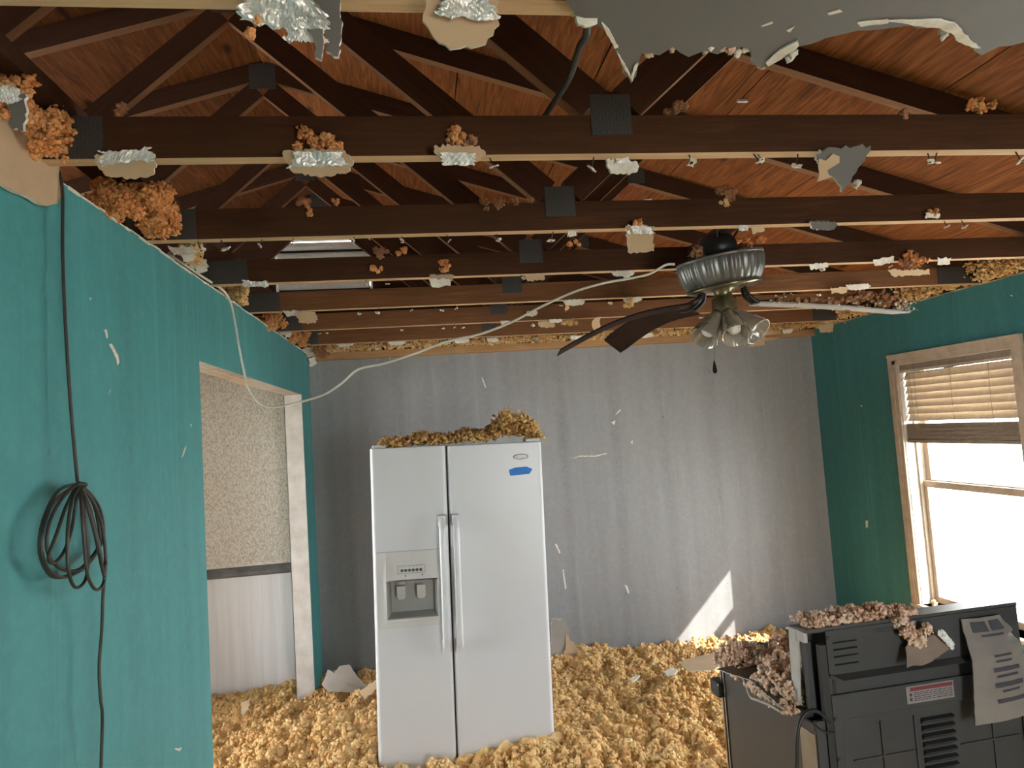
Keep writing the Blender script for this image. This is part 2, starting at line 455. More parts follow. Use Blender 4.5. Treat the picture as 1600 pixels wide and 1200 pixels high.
def glassmat(name, tint, rough, alpha_through, gloss):
    m, nt, b = newmat(name)
    nt.nodes.remove(b)
    out = [n for n in nt.nodes if n.type == 'OUTPUT_MATERIAL'][0]
    t = N(nt, 'ShaderNodeBsdfTransparent', ins={'Color': (*tint, 1)})
    g = N(nt, 'ShaderNodeBsdfGlossy', ins={'Color': (1, 1, 1, 1), 'Roughness': rough})
    d = N(nt, 'ShaderNodeBsdfDiffuse', ins={'Color': (0.55, 0.5, 0.42, 1)})
    fr = N(nt, 'ShaderNodeFresnel', ins={'IOR': 1.45})
    ge = N(nt, 'ShaderNodeNewGeometry')      # straight-through pane: same reflectance on both faces
    ma = N(nt, 'ShaderNodeMath', operation='MULTIPLY_ADD', ins={1: 1 / 1.45 - 1.45, 2: 1.45})
    L(nt, ge.outputs['Backfacing'], ma.inputs[0]); L(nt, ma.outputs[0], fr.inputs['IOR'])
    ml = N(nt, 'ShaderNodeMath', operation='MULTIPLY', ins={1: gloss}); L(nt, fr.outputs[0], ml.inputs[0])
    m1 = N(nt, 'ShaderNodeMixShader'); m2 = N(nt, 'ShaderNodeMixShader')
    v = coords(nt, (1, 1, 1))
    fac = ramp(nt, noise(nt, v, 7, 5, 0.7), [(0.3, 1 - alpha_through), (0.75, min(1, (1 - alpha_through) * 2.2))])
    L(nt, fac, m1.inputs[0]); L(nt, t.outputs[0], m1.inputs[1]); L(nt, d.outputs[0], m1.inputs[2])
    L(nt, ml.outputs[0], m2.inputs[0]); L(nt, m1.outputs[0], m2.inputs[1]); L(nt, g.outputs[0], m2.inputs[2])
    L(nt, m2.outputs[0], out.inputs['Surface'])
    return m
M_glass = glassmat('dusty_window_glass', (0.97, 0.98, 0.98), 0.05, 0.94, 1.0)
M_shade = glassmat('smoky_fluted_glass', (0.62, 0.58, 0.52), 0.12, 0.72, 2.2)
M_bulb = simple('frosted_bulb', (0.75, 0.72, 0.66), None, 9, 0.4)

# ------------------------------------------------------------------ outlines and fragments
def jag(pts, amp, step, seed, closed=True):
    rng = random.Random(seed)
    out = []
    n = len(pts)
    for i in range(n if closed else n - 1):
        a, b = pts[i], pts[(i + 1) % n]
        d = math.hypot(b[0] - a[0], b[1] - a[1])
        k = max(1, int(d / step))
        for j in range(k):
            t = j / k
            q = 0 if j == 0 else rng.uniform(-amp, amp)
            nx, ny = -(b[1] - a[1]) / max(d, 1e-6), (b[0] - a[0]) / max(d, 1e-6)
            out.append((a[0] + (b[0] - a[0]) * t + nx * q, a[1] + (b[1] - a[1]) * t + ny * q))
    if not closed: out.append(pts[-1])
    return out
def slab(mb, pts, org, u, v, th, mi=(0, 1, 2), curl=0.0):
    """torn sheet: outline pts in the plane org + a*u + b*v, thickness th along u x v; faces front, back, edge"""
    org, u, v = Vector(org), Vector(u).normalized(), Vector(v).normalized()
    n = u.cross(v)
    def P(p, t):
        return org + u * p[0] + v * p[1] + n * (t + curl * (p[0] ** 2 + p[1] ** 2))
    k = len(pts)
    c0 = (sum(p[0] for p in pts) / k, sum(p[1] for p in pts) / k)
    V = [P(p, 0) for p in pts] + [P(p, th) for p in pts]
    if curl:
        V += [P(c0, 0), P(c0, th)]
        mb.add(V, [(i, (i + 1) % k, 2 * k) for i in range(k)], mi[0])
        mb.add(V, [(i + k, (i + 1) % k + k, 2 * k + 1) for i in range(k)], mi[1])
    else:
        mb.add(V, [tuple(range(k))], mi[0]); mb.add(V, [tuple(range(k, 2 * k))], mi[1])
    mb.add(V, [(i, (i + 1) % k, (i + 1) % k + k, i + k) for i in range(k)], mi[2])
    return mb
def crumple(mb, org, u, v, w_, h_, amp, seed, nx=34, ny=18, mi=0):
    """foil sheet with sharp random creases and a ragged outline"""
    rng = random.Random(seed)
    nx, ny = 34, 18
    org, u, v = Vector(org), Vector(u).normalized(), Vector(v).normalized()
    n = u.cross(v)
    waves = []
    for i in range(9):
        a = rng.uniform(0, math.pi); f = rng.uniform(1.2, 3.2) * (1.35 ** i) / max(w_, h_)
        waves.append((math.cos(a) * f, math.sin(a) * f, rng.uniform(0, 6.28), 1.0 / (1 + i * 0.75)))
    rag = []
    q_ = 0.9
    for _ in range(nx + ny + 4):
        q_ = max(0.55, min(1.08, q_ + rng.uniform(-0.12, 0.12))); rag.append(q_)
    V = []
    for j in range(ny + 1):
        for i in range(nx + 1):
            a, b = (i / nx - 0.5), (j / ny - 0.5)
            a2 = a * w_ * (rag[j] if abs(a) > 0.35 else 1); b2 = b * h_ * (rag[ny + 2 + i] if abs(b) > 0.3 else 1)
            z = sum(k * abs(math.sin(p * a2 * 3 + q * b2 * 3 + r)) for p, q, r, k in waves) - 1.6
            V.append(org + u * (a2 + rng.uniform(-1, 1) * w_ / nx * 0.25) + v * (b2 + rng.uniform(-1, 1) * h_ / ny * 0.25) + n * z * amp * 0.8)
    mb.add(V, [(j * (nx + 1) + i, j * (nx + 1) + i + 1, (j + 1) * (nx + 1) + i + 1, (j + 1) * (nx + 1) + i) for j in range(ny) for i in range(nx)], mi)
    return mb
def fluff_arrays(c, size, n, r, seed):
    """clump made of smaller billows, each covered with ragged crumbs"""
    rng = np.random.default_rng(seed)
    size = np.array(size)
    kb = max(4, min(26, n // 34))
    d = rng.normal(size=(kb, 3)); d /= np.linalg.norm(d, axis=1)[:, None]
    B = d * (rng.random((kb, 1)) ** 0.5) * size * 0.95
    br = rng.uniform(0.14, 0.40, kb) * (np.prod(size) ** (1 / 3))
    k = rng.integers(0, kb, n)
    q = rng.normal(size=(n, 3)); q /= np.linalg.norm(q, axis=1)[:, None]
    P = B[k] + q * br[k][:, None] * np.where(rng.random((n, 1)) < 0.10, rng.uniform(1.1, 1.6, (n, 1)), rng.uniform(0.65, 1.12, (n, 1)))
    rad = r * rng.uniform(0.55, 1.25, n)
    return lumps(P + np.array(c), rad, seed + 1, 0.52)
def tuft(name, c, size, n, r, mat, seed, parent=None, label=None, cat=None, group=None):
    V, Fc = fluff_arrays((0, 0, 0), size, n, r, seed)
    me = fastmesh(name, V, Fc, mat)
    o = bpy.data.objects.new(name, me); COL.objects.link(o)
    if parent is not None:
        o.parent = parent
        o.location = Vector(c) - parent.location
    else:
        o.location = c
    tag(o, label, cat, group)
    return o

# ================================================================== STRUCTURE
def struct(name, mb, mats, parent=None, **kw):
    return mb.build(name, mats, parent, kind='structure', **kw)
WT = 0.115
O1, O2, OH = 2.605, 4.735, 2.125          # opening in the left wall
W1, W2, WZ0, WZ1 = 3.225, 4.125, 0.48, 2.06   # window in the right wall
V1, V2, VZ0, VZ1 = 2.10, 3.00, 0.48, 2.06  # added fill window, out of view
wl = MB()
wl.box(XL - WT, XL, YF, O1, 0, ZC); wl.box(XL - WT, XL, O2, YB, 0, ZC); wl.box(XL - WT, XL, O1, O2, OH, ZC)
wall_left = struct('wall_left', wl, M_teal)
wb = MB().box(XL - WT, XR + 0.15, YB, YB + 0.12, 0, ZC)
wall_back = struct('wall_back', wb, M_gray)
wr = MB()
XO = XR + 0.15
for (a, b_, c, d) in ((YF, V1, 0, ZC), (V2, W1, 0, ZC), (W2, YB, 0, ZC)):
    wr.box(XR, XO, a, b_, c, d)
wr.box(XR, XO, V1, V2, 0, VZ0); wr.box(XR, XO, V1, V2, VZ1, ZC)
wr.box(XR, XO, W1, W2, 0, WZ0); wr.box(XR, XO, W1, W2, WZ1, ZC)
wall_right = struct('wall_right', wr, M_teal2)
wf = MB()
wf.box(XL - WT, 1.4, YF - 0.12, YF, 0, ZC); wf.box(2.4, XO, YF - 0.12, YF, 0, ZC); wf.box(1.4, 2.4, YF - 0.12, YF, 2.1, ZC)
struct('wall_front', wf, M_gray)
struct('floor', MB().box(-2.6, XO, YF - 0.12, YB + 0.12, -0.15, 0.0), M_floor)
struct('ground', MB().box(-30, 40, -30, 45, -0.35, -0.30), M_ground)
# hall behind the opening
hw = MB().box(-2.6, XL - WT, YB, YB + 0.12, 0, ZC)
wall_hall = struct('wall_hall_back', hw, M_hall)
hl = MB()
hl.box(-2.5, -2.4, YF, 2.9, 0, ZC); hl.box(-2.5, -2.4, 4.0, YB, 0, ZC); hl.box(-2.5, -2.4, 2.9, 4.0, 0, 0.35); hl.box(-2.5, -2.4, 2.9, 4.0, 1.9, ZC)
struct('wall_hall_left', hl, M_hall)
struct('wall_hall_front', MB().box(-2.5, XL - WT, YF - 0.12, YF, 0, ZC), M_hall)
struct('ceiling_hall', MB().box(-2.6, XL - WT, YF, YB, ZC - 0.013, ZC - 0.001), M_paper)
cr_ = MB().prism([(-0.001, 0.0), (0.030, 0.0), (0.040, 0.012), (0.036, 0.030), (0.022, 0.050), (0.012, 0.062), (-0.001, 0.066)], 'X', -2.4, -0.925)
# prism gives (t, y, z): move to wall
cr_.v = [(x, YB - y, 0.885 + z) for (x, y, z) in cr_.v]
struct('trim_1', cr_, M_rail)
# white reveal of the far jamb and the header of the opening
jb = MB().box(XL - WT - 0.004, XL - 0.0015, O2 - 0.006, O2, 0, OH)
jb.box(XL - WT - 0.004, XL - WT, O2 - 0.006, O2 + 0.08, 0, OH)
struct('trim_2', jb, M_jamb)
hd = MB()
slab(hd, jag([(O1, 0), (O2, 0), (O2, WT - .004), (O1, WT - .004)], 0.002, 0.2, 5), (XL - 0.003, 0, OH - 0.001), (0, 1, 0), (-1, 0, 0), 0.003, (0, 0, 0))
struct('trim_3', hd, M_trim)
hp = MB()
slab(hp, jag([(2.72, 0.02), (3.45, 0.02), (3.62, 0.07), (3.0, 0.05)], 0.006, 0.06, 8), (XL - 0.01, 0, OH - 0.006), (0, 1, 0), (-1, 0, -0.25), 0.0015, (0, 0, 1))
hp.build('torn_paper', [M_paper, M_gyp], bpy.data.objects['trim_3'])

# paint scuffs: chips down to the white gypsum, on the left and back walls
def scuff(parent, pts, axis, val, th, seed):
    mb = MB()
    P = [at(x, y, axis, val) for x, y in pts]
    o = P[0]
    if axis == 'X':
        q = [(p[1] - o[1], p[2] - o[2]) for p in P]; u, v = (0, 1, 0), (0, 0, 1)
    else:
        q = [(p[0] - o[0], p[2] - o[2]) for p in P]; u, v = (1, 0, 0), (0, 0, 1)
    slab(mb, jag(q, 0.0015, 0.008, seed), (o[0], o[1], o[2]), u, v, -0.0012 if axis == 'Y' else 0.0012, (0, 0, 0))
    mb.build('scuff', M_gyp, parent)
for i, pts in enumerate((((170, 538), (174, 537), (184, 555), (186, 566), (183, 571), (181, 560)), ((161, 516), (166, 514), (168, 528), (166, 529), (164, 519)), ((139, 465), (142, 465), (141, 470)), ((171, 610), (173, 609), (169, 617)), ((297, 663), (300, 662), (298, 668)), ((288, 700), (291, 697), (286, 712), (283, 715)), ((272, 1170), (284, 1168), (280, 1174)))):
    scuff(wall_left, pts, 'X', XL + 0.001, 0.001, i)
for i, pts in enumerate((((752, 590), (754, 590), (760, 606), (758, 606)), ((867, 850), (870, 850), (876, 864), (874, 865)), ((879, 890), (881, 890), (885, 920), (883, 921)), ((976, 914), (980, 915), (984, 926), (981, 928)), ((893, 717), (905, 712), (930, 712), (946, 708), (949, 709), (930, 713.5), (905, 713.5)), ((968, 640), (971, 641), (960, 650)), ((1208, 978), (1212, 979), (1212, 990), (1209, 988)), ((955, 660), (962, 657), (960, 664)), ((985, 690), (989, 688), (988, 695)))):
    scuff(wall_back, pts, 'Y', YB - 0.001, 0.001, 20 + i)
for i, pts in enumerate((((1352, 814), (1356, 813), (1356, 824), (1353, 825)), ((1344, 634), (1347, 633), (1347, 636)), ((1578, 461), (1582, 461), (1581, 464)))):
    scuff(wall_right, pts, 'X', XR - 0.001, -0.001, 40 + i)

# gray ceiling still hanging near the camera, torn edge towards the room
edge_px = [(900, 12), (935, 30), (955, 50), (965, 75), (985, 120), (995, 95), (1002, 72), (1030, 75), (1050, 62), (1075, 78), (1100, 68), (1120, 74), (1140, 65), (1165, 62), (1172, 85), (1192, 97), (1215, 80), (1245, 62), (1290, 48), (1340, 36), (1400, 31), (1470, 32), (1490, 38), (1505, 55), (1520, 68), (1532, 76), (1560, 62), (1600, 55), (1690, 40)]
ep = [tuple(at(x, y, 'Z', ZC)[:2]) for x, y in edge_px]
path = jag([(0.20, 0.86)] + ep + [(2.0, 1.05), (XR, 0.98)], 0.006, 0.02, 3, closed=False)
left_edge = jag([(XL, 0.62), (-0.35, 0.70), (0.05, 0.66), (0.20, 0.86)], 0.02, 0.05, 4, closed=False)[:-1]
cm = MB()
outl = [(XL, YF)] + left_edge + path + [(XR, YF)]
rgc = random.Random(12)
slab(cm, outl, (0, 0, ZC - 0.013), (1, 0, 0), (0, 1, 0), 0.013, (0, 1, 2))
k_ = len(outl)
sh = 0.0
for i in range(k_):
    if 1 <= i < k_ - 1:
        sh = max(0.0, min(0.060, sh + rgc.uniform(-0.012, 0.0135)))
        x, y, z = cm.v[k_ + i]
        cm.v[k_ + i] = (x, y + 0.003 + sh * (1.0 if outl[i][0] > 0.8 else 0.35), z)
ceiling = struct('ceiling', cm, [M_ceil, M_paper, M_gyp])
for i, pts in enumerate((((1188, 40), (1206, 33), (1208, 36), (1192, 41)), ((1228, 47), (1242, 40), (1234, 50)), ((1292, 20), (1312, 14), (1316, 18), (1296, 23)))):
    mb = MB(); P = [at(x, y, 'Z', ZC - 0.0135) for x, y in pts]
    slab(mb, jag([(p[0], p[1]) for p in P], 0.002, 0.01, i), (0, 0, ZC - 0.0145), (1, 0, 0), (0, 1, 0), 0.001, (0, 0, 0))
    mb.build('scuff', M_gyp, ceiling)
for i, pts in enumerate((((1388, 32), (1470, 29), (1492, 35), (1508, 54), (1532, 74), (1518, 72), (1498, 64), (1486, 50), (1468, 42), (1438, 39)), ((1340, 35), (1388, 30), (1388, 34), (1345, 40)), ((940, 34), (952, 46), (966, 72), (960, 74), (948, 52)), ((964, 78), (986, 120), (992, 100), (998, 96), (988, 126), (976, 108)), ((1196, 96), (1216, 78), (1246, 62), (1248, 70), (1222, 90), (1200, 102)))):
    P = [at(x, y, 'Z', ZC - 0.014) for x, y in pts]
    mb = MB(); slab(mb, jag([(p[0], p[1]) for p in P], 0.0015, 0.01, 90 + i), (0, 0, ZC - 0.0165), (1, 0, 0), (0, 1, 0.0), 0.003, (0, 0, 0))
    mb.build('torn_edge', M_gyp, ceiling)
# crumbling white gypsum and pink fluff along the torn edge
for i, (x, y, wpx, n) in enumerate(((1052, 72, 30, 26), (1103, 75, 20, 12), (1135, 72, 34, 24), (1160, 76, 14, 12), (1190, 98, 16, 12), (1235, 78, 46, 36), (1012, 78, 22, 14), (1480, 45, 26, 12))):
    c = at(x, y, 'Z', ZC - 0.004); s_ = wpx * c[1] / F_PX / 2
    tuft('gypsum_crumb', (c[0], c[1], c[2]), (s_, 0.012, 0.014), n, 0.006, [M_ins_pk if i % 2 == 0 else M_gyp], 70 + i, ceiling)

# roof deck: plywood panels, a ridge above X = -0.687
RX, RZ, RS = -0.687, 3.700, 0.30
roof = bpy.data.objects.new('ceiling_roof_deck', None); COL.objects.link(roof); roof['kind'] = 'structure'
def panel_mesh(w_, l_, th):
    mb = MB().box(0, w_, 0, l_, 0, th)
    me = bpy.data.meshes.new('plywood_panel'); me.from_pydata(mb.v, [], mb.f); me.materials.append(M_ply); me.update()
    return me
xs_r = [RX, 0.25, 0.809, 1.373, 1.937, 2.50, 3.06, 3.75]
for side in (1, -1):
    xs = xs_r if side == 1 else [RX - (x - RX) for x in xs_r]
    for i in range(len(xs) - 1):
        a, b_ = xs[i], xs[i + 1]
        wl_ = abs(b_ - a) * math.hypot(1, RS) - 0.006
        me = panel_mesh(wl_, 2.434, 0.012)
        if side < 0: me.materials[0] = M_ply_dark
        for j, y0 in enumerate((-2.75 - (1.22 if i % 2 else 0), -0.31 - (1.22 if i % 2 else 0), 2.13 - (1.22 if i % 2 else 0), 4.57 - (1.22 if i % 2 else 0))):
            o = bpy.data.objects.new('plywood_panel', me); COL.objects.link(o); o.parent = roof
            ang = math.atan(RS)
            o.location = (a, y0, RZ - RS * abs(a - RX) + 0.0015 * ((i + j) % 2))
            if side == 1: o.rotation_euler = (0, ang, 0)
            else:
                o.rotation_euler = (0, math.pi - ang, 0)
                o.location.z += 0.013
for y_ in (2.521, 3.70):
    MB().box(1.371 - 0.022, 1.371 + 0.022, y_ - 0.008, y_ + 0.008, 3.068, 3.076).build('panel_clip', M_gyp, roof)
# thin cap over the panel joints so no daylight leaks through
rc = MB()
for sgn in (1, -1):
    e = RX + sgn * 4.6
    rc.prism([(RX, RZ + 0.03), (e, RZ + 0.03 - RS * 4.6), (e, RZ + 0.05 - RS * 4.6), (RX, RZ + 0.05)], 'Y', -2.8, 5.75)
struct('ceiling_roof_felt', rc, M_dark)
# gable walls
def gable(name, y0, y1, hole=None):
    zt = lambda x: RZ - RS * abs(x - RX)
    mb = MB()
    x0, x1 = RX - 4.1, RX + 4.1
    if not hole:
        mb.prism([(x0, ZC), (x1, ZC), (x1, zt(x1)), (RX, RZ), (x0, zt(x0))], 'Y', y0, y1)
    else:
        a, b_, c, d = hole
        mb.prism([(x0, ZC), (a, ZC), (a, zt(a)), (x0, zt(x0))], 'Y', y0, y1)
        mb.prism([(b_, ZC), (x1, ZC), (x1, zt(x1)), (b_, zt(b_))], 'Y', y0, y1)
        mb.prism([(a, ZC), (b_, ZC), (b_, c), (a, c)], 'Y', y0, y1)
        mb.prism([(a, d), (b_, d), (b_, zt(b_)), (RX, RZ), (a, zt(a))], 'Y', y0, y1)
    return struct(name, mb, M_wood2)
VENT = (-1.04, -0.345, 2.90, 3.37)
gable('wall_gable_back', 5.36, 5.38, VENT)
gable('wall_gable_front', -2.70, -2.68)
fl_ = MB(); fl_.box(3.3, 3.42, -2.7, 5.4, ZC - 0.1, 2.62); fl_.box(-4.9, -4.78, -2.7, 5.4, 2.3, 2.62)
struct('wall_eaves', fl_, M_board)
struct('wall_outer_left', MB().box(-4.9, -4.8, -2.7, 1.2, -0.3, 2.35), M_brick)
struct('wall_back_sill', MB().box(-2.6, 3.42, YB + 0.121, 5.38, 2.2, ZC), M_board)

# ================================================================== ROOF TRUSSES
T = lambda k: 1.526 + 0.61 * (k - 1)
CH = 0.0889; TH = 0.038
def boardobj(name, p0, p1, side, mats, parent, ext=0.0, y0=0.0, th=TH, wdt=CH):
    """2x4 whose lower edge runs p0 -> p1 (x, z); side = +1 puts the board above that edge"""
    a, b_ = Vector((p0[0], p0[1])), Vector((p1[0], p1[1]))
    d = (b_ - a); ln = d.length; ang = math.atan2(d.y, d.x)
    z0, z1 = (0, wdt) if side > 0 else (-wdt, 0)
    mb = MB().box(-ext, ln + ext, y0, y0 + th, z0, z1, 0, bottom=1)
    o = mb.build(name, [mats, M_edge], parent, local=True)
    o.location = (a.x, 0, a.y)
    o.rotation_euler = (0, -ang, 0)
    return o
Z0 = ZC           # underside of the chords
ZT = Z0 + 0.0950
def plateobj(x, z, w_, h_, parent, name='nail_plate'):
    mb = MB().box(-w_ / 2, w_ / 2, -0.0035, 0.0, -h_ / 2, h_ / 2)
    o = mb.build(name, M_plate, parent, local=True)
    o.location = (x, 0, z)
    return o
def make_truss():
    t = thing('roof_truss', '', 'truss', (0, T(1), 0))
    bc = MB().box(-4.35, 3.22, 0, TH, Z0, ZT, 0, bottom=1)
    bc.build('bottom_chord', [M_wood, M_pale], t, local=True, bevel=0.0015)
    lo = lambda x: 3.605 - RS * abs(x - RX)
    boardobj('top_chord', (RX, lo(RX)), (3.5, lo(3.5)), 1, M_wood2, t)
    boardobj('top_chord', (-4.87, lo(-4.87)), (RX, lo(RX)), 1, M_wood2, t)
    mir = lambda p: (2 * RX - p[0], p[1])
    A, B = (RX, 3.522), (0.42, 2.535)
    C_, D = (0.563, 2.535), (1.157, 3.05)
    for f in (lambda p: p, mir):
        if f is mir:
            boardobj('web', f(B), f(A), 1, M_wood2, t, 0.0, 0.0012, TH - 0.0024)
            boardobj('web', f(D), f(C_), 1, M_wood2, t, 0.0, 0.0012, TH - 0.0024)
        else:
            boardobj('web', f(A), f(B), 1, M_wood2, t, 0.0, 0.0012, TH - 0.0024)
            boardobj('web', f(C_), f(D), 1, M_wood2, t, 0.0, 0.0012, TH - 0.0024)
    plateobj(-0.75, Z0 + 0.0475, 0.20, 0.094, t)
    plateobj(0.49, Z0 + 0.095, 0.10, 0.10, t)
    plateobj(RX, 3.62, 0.125, 0.13, t)
    plateobj(1.19, 3.09, 0.09, 0.09, t)
    plateobj(3.02, Z0 + 0.05, 0.28, 0.094, t)
    plateobj(2 * RX - 0.49, Z0 + 0.095, 0.10, 0.10, t)
    return t
truss1 = make_truss()
def copy_tree(o, parent=None):
    c = o.copy(); COL.objects.link(c); c.parent = parent
    for ch in [x for x in bpy.data.objects if x.parent is o]: copy_tree(ch, c)
    return c
ordn = {1: 'second roof truss from the camera, wide dark chord over the whole picture', 2: 'third roof truss from the camera, just above the fan motor', 3: 'fourth roof truss from the camera, behind the fan motor', 4: 'fifth roof truss from the camera, heel plate showing at the right wall', 5: 'sixth roof truss from the camera, third before the back wall', 6: 'seventh roof truss, last one in front of the gray back wall', 7: 'eighth roof truss standing on top of the gray back wall', 0: 'first roof truss, pale underside along the top edge of the picture'}
trusses = {1: truss1}
truss1['label'] = ordn[1]; truss1['group'] = 'wooden roof trusses'
for k in (0, 2, 3, 4, 5, 6, 7):
    c = copy_tree(truss1)
    c.location = (0, T(k) if k else 0.957, 0)
    c['label'] = ordn[k]
    trusses[k] = c
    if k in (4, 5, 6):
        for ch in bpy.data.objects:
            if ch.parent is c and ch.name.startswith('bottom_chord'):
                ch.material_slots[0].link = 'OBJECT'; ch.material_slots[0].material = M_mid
# long brace running over the chords above the left wall
lb = MB().box(-0.835, -0.712, -1.5, 5.3, ZT + 0.001, ZT + 0.039)
lbr = lb.build('brace_board', M_wood2, None); tag(lbr, 'dark board laid across the truss chords above the teal left wall', 'board')
# top plate strip over the back wall
tp = MB().box(XL, XR, 5.03, 5.083, ZC - 0.052, ZC + 0.0, 0, bottom=0)
tpo = tp.build('top_nailer', M_board, None); p_ = at(608, 541, 'Y', 5.02)
MB().tube([(p_[0], 5.02, ZC - 0.05), (p_[0], 5.02, ZC - 0.085)], 0.006, 8).lathe([(0.001, 0), (0.02, 0), (0.02, 0.006), (0.001, 0.006)], 14, 0, Matrix.Translation((p_[0], 5.02, ZC - 0.090))).build('hanger_bolt', M_trim, tpo)
tag(tpo, 'tan wooden nailer strip along the top of the gray back wall', 'board')

# ------------------------------------------------------------------ screws and scraps left on the chords (parts of their truss)
def screw_mesh():
    mb = MB().tube([(0, 0, 0), (0, 0, -0.018), (0.001, 0, -0.024)], 0.0017, 6)
    mb.lathe([(0.0002, -0.0245), (0.004, -0.0245), (0.0042, -0.027), (0.0002, -0.0275)], 8, 0)
    # torn paper bit kept by the screw head
    rng = random.Random(1)
    slab(mb, jag([(-0.011, -0.006), (0.008, -0.009), (0.012, 0.006), (-0.006, 0.009)], 0.003, 0.006, 2), (0, 0, -0.026), (1, 0, 0.2), (0, 1, -0.4), 0.0035, (1, 1, 1))
    me = bpy.data.meshes.new('drywall_screw'); me.from_pydata(mb.v, [], mb.f)
    me.materials.append(M_dark); me.materials.append(M_gyp)
    me.polygons.foreach_set('material_index', mb.m); me.update()
    return me
SCREW = screw_mesh()
scr = {1: [765, 927, 1072, 1170, 1177, 1238, 1436, 1448, 1566], 2: [297, 336, 403, 454, 552, 628, 698, 775, 862, 1425, 1448, 1566, 1580],
       3: [570, 605, 812, 1056, 1240, 1330], 4: [556, 590, 640, 694, 712, 870, 940, 1225, 1440], 5: [484, 500, 626, 693, 710, 723, 830, 890, 918, 1010, 1060], 6: [577, 640, 700, 760, 836, 900, 960, 1010, 1230]}
yline = {1: 247, 2: 366, 3: 432, 4: 474, 5: 505, 6: 525}
rng = random.Random(11)
for k, xs in scr.items():
    for x in xs:
        p = at(x, yline[k], 'Z', Z0)
        o = bpy.data.objects.new('drywall_screw', SCREW); COL.objects.link(o); o.parent = trusses[k]
        o.location = (p[0], TH * rng.uniform(0.3, 0.7), Z0)
        o.rotation_euler = (rng.uniform(-.5, .5), rng.uniform(-.5, .5), rng.uniform(0, 6.28))
        s_ = rng.uniform(0.75, 1.25); o.scale = (s_, s_, s_)

# ================================================================== WINDOW
win = bpy.data.objects.new('window_1', None); COL.objects.link(win); win['kind'] = 'structure'; win.location = (XR, (W1 + W2) / 2, WZ0)
XI = XR - 0.018
def casing_leg(pts_y0, y1, z0, z1): pass
cs = MB()
CW = 0.066
for (a, b_, c, d) in ((W2 - 0.004, W2 + CW, WZ0 - 0.02, WZ1 + CW), (W1 - CW, W1 + 0.004, WZ0 - 0.02, WZ1 + CW)):
    cs = MB().box(XI, XR, a, b_, c, d)
    cs.box(XI - 0.006, XI, a + (0.03 if a > 3.8 else 0), b_ - (0 if a > 3.8 else 0.03), c, d)
    cs.build('casing_leg', M_trim, win, bevel=0.003)
cs = MB().box(XI, XR, W1 - CW, W2 + CW, WZ1 - 0.004, WZ1 + CW)
cs.box(XI - 0.006, XI, W1 - CW, W2 + CW, WZ1 + 0.024, WZ1 + CW).box(XI - 0.010, XI - 0.006, W1 - CW, W2 + CW, WZ1 + 0.05, WZ1 + CW)
cs.build('casing_head', M_trim, win, bevel=0.003)
jm = MB()
jm.box(XR - 0.002, XO, W2 - 0.008, W2, WZ0, WZ1); jm.box(XR - 0.002, XO, W1, W1 + 0.008, WZ0, WZ1); jm.box(XR - 0.002, XO, W1, W2, WZ1 - 0.008, WZ1)
jm.build('jamb', M_jamb, win)
MB().box(XR - 0.035, XO, W1 - CW, W2 + CW, WZ0 - 0.022, WZ0).build('sill', M_trim, win, bevel=0.004)
XS = XR + 0.085
RAILZ = 1.265
def sash(z0, z1, x0, fw=0.042, depth=0.03):
    s_ = MB()
    a, b_ = W1 + 0.01, W2 - 0.01
    s_.box(x0, x0 + depth, a, a + fw, z0, z1); s_.box(x0, x0 + depth, b_ - fw, b_, z0, z1)
    s_.box(x0, x0 + depth, a + fw, b_ - fw, z0, z0 + fw); s_.box(x0, x0 + depth, a + fw, b_ - fw, z1 - fw, z1)
    return s_, (a + fw, b_ - fw, z0 + fw, z1 - fw)
s1, g1 = sash(WZ0 + 0.01, RAILZ + 0.015, XS); so1 = s1.build('lower_sash', M_trim, win, bevel=0.003)
s2, g2 = sash(RAILZ - 0.02, WZ1 - 0.01, XS + 0.034); so2 = s2.build('upper_sash', M_trim, win, bevel=0.003)
for g, x0, so in ((g1, XS + 0.013, so1), (g2, XS + 0.047, so2)):
    MB().box(x0, x0 + 0.004, *g).build('pane', M_glass, so)
MB().box(XS - 0.022, XS, W2 - 0.022, W2 - 0.008, WZ0, WZ1).build('sash_stop', M_trim, win)
tuft('insulation_crumb', (XR + 0.04, 4.06, WZ0 + 0.012), (0.03, 0.05, 0.012), 26, 0.011, M_ins_floor, 411, win)
# added unseen window in the right wall, lets in fill light
w2 = bpy.data.objects.new('fill_window', None); COL.objects.link(w2); w2['kind'] = 'structure'; w2.location = (XR, (V1 + V2) / 2, VZ0)
f2 = MB()
for (a, b_, c, d) in ((V1, V1 + 0.05, VZ0, VZ1), (V2 - 0.05, V2, VZ0, VZ1), ((V1 + V2) / 2 - 0.03, (V1 + V2) / 2 + 0.03, VZ0, VZ1), (V1, V2, VZ0, VZ0 + 0.05), (V1, V2, VZ1 - 0.05, VZ1)):
    f2.box(XR + 0.05, XR + 0.09, a, b_, c, d)
wf2 = f2.build('window_frame', M_trim, w2)
for a_, b2 in ((V1 + 0.05, (V1 + V2) / 2 - 0.03), ((V1 + V2) / 2 + 0.03, V2 - 0.05)):
    MB().box(XR + 0.068, XR + 0.072, a_, b2, VZ0 + 0.05, VZ1 - 0.05).build('pane', M_glass, wf2)

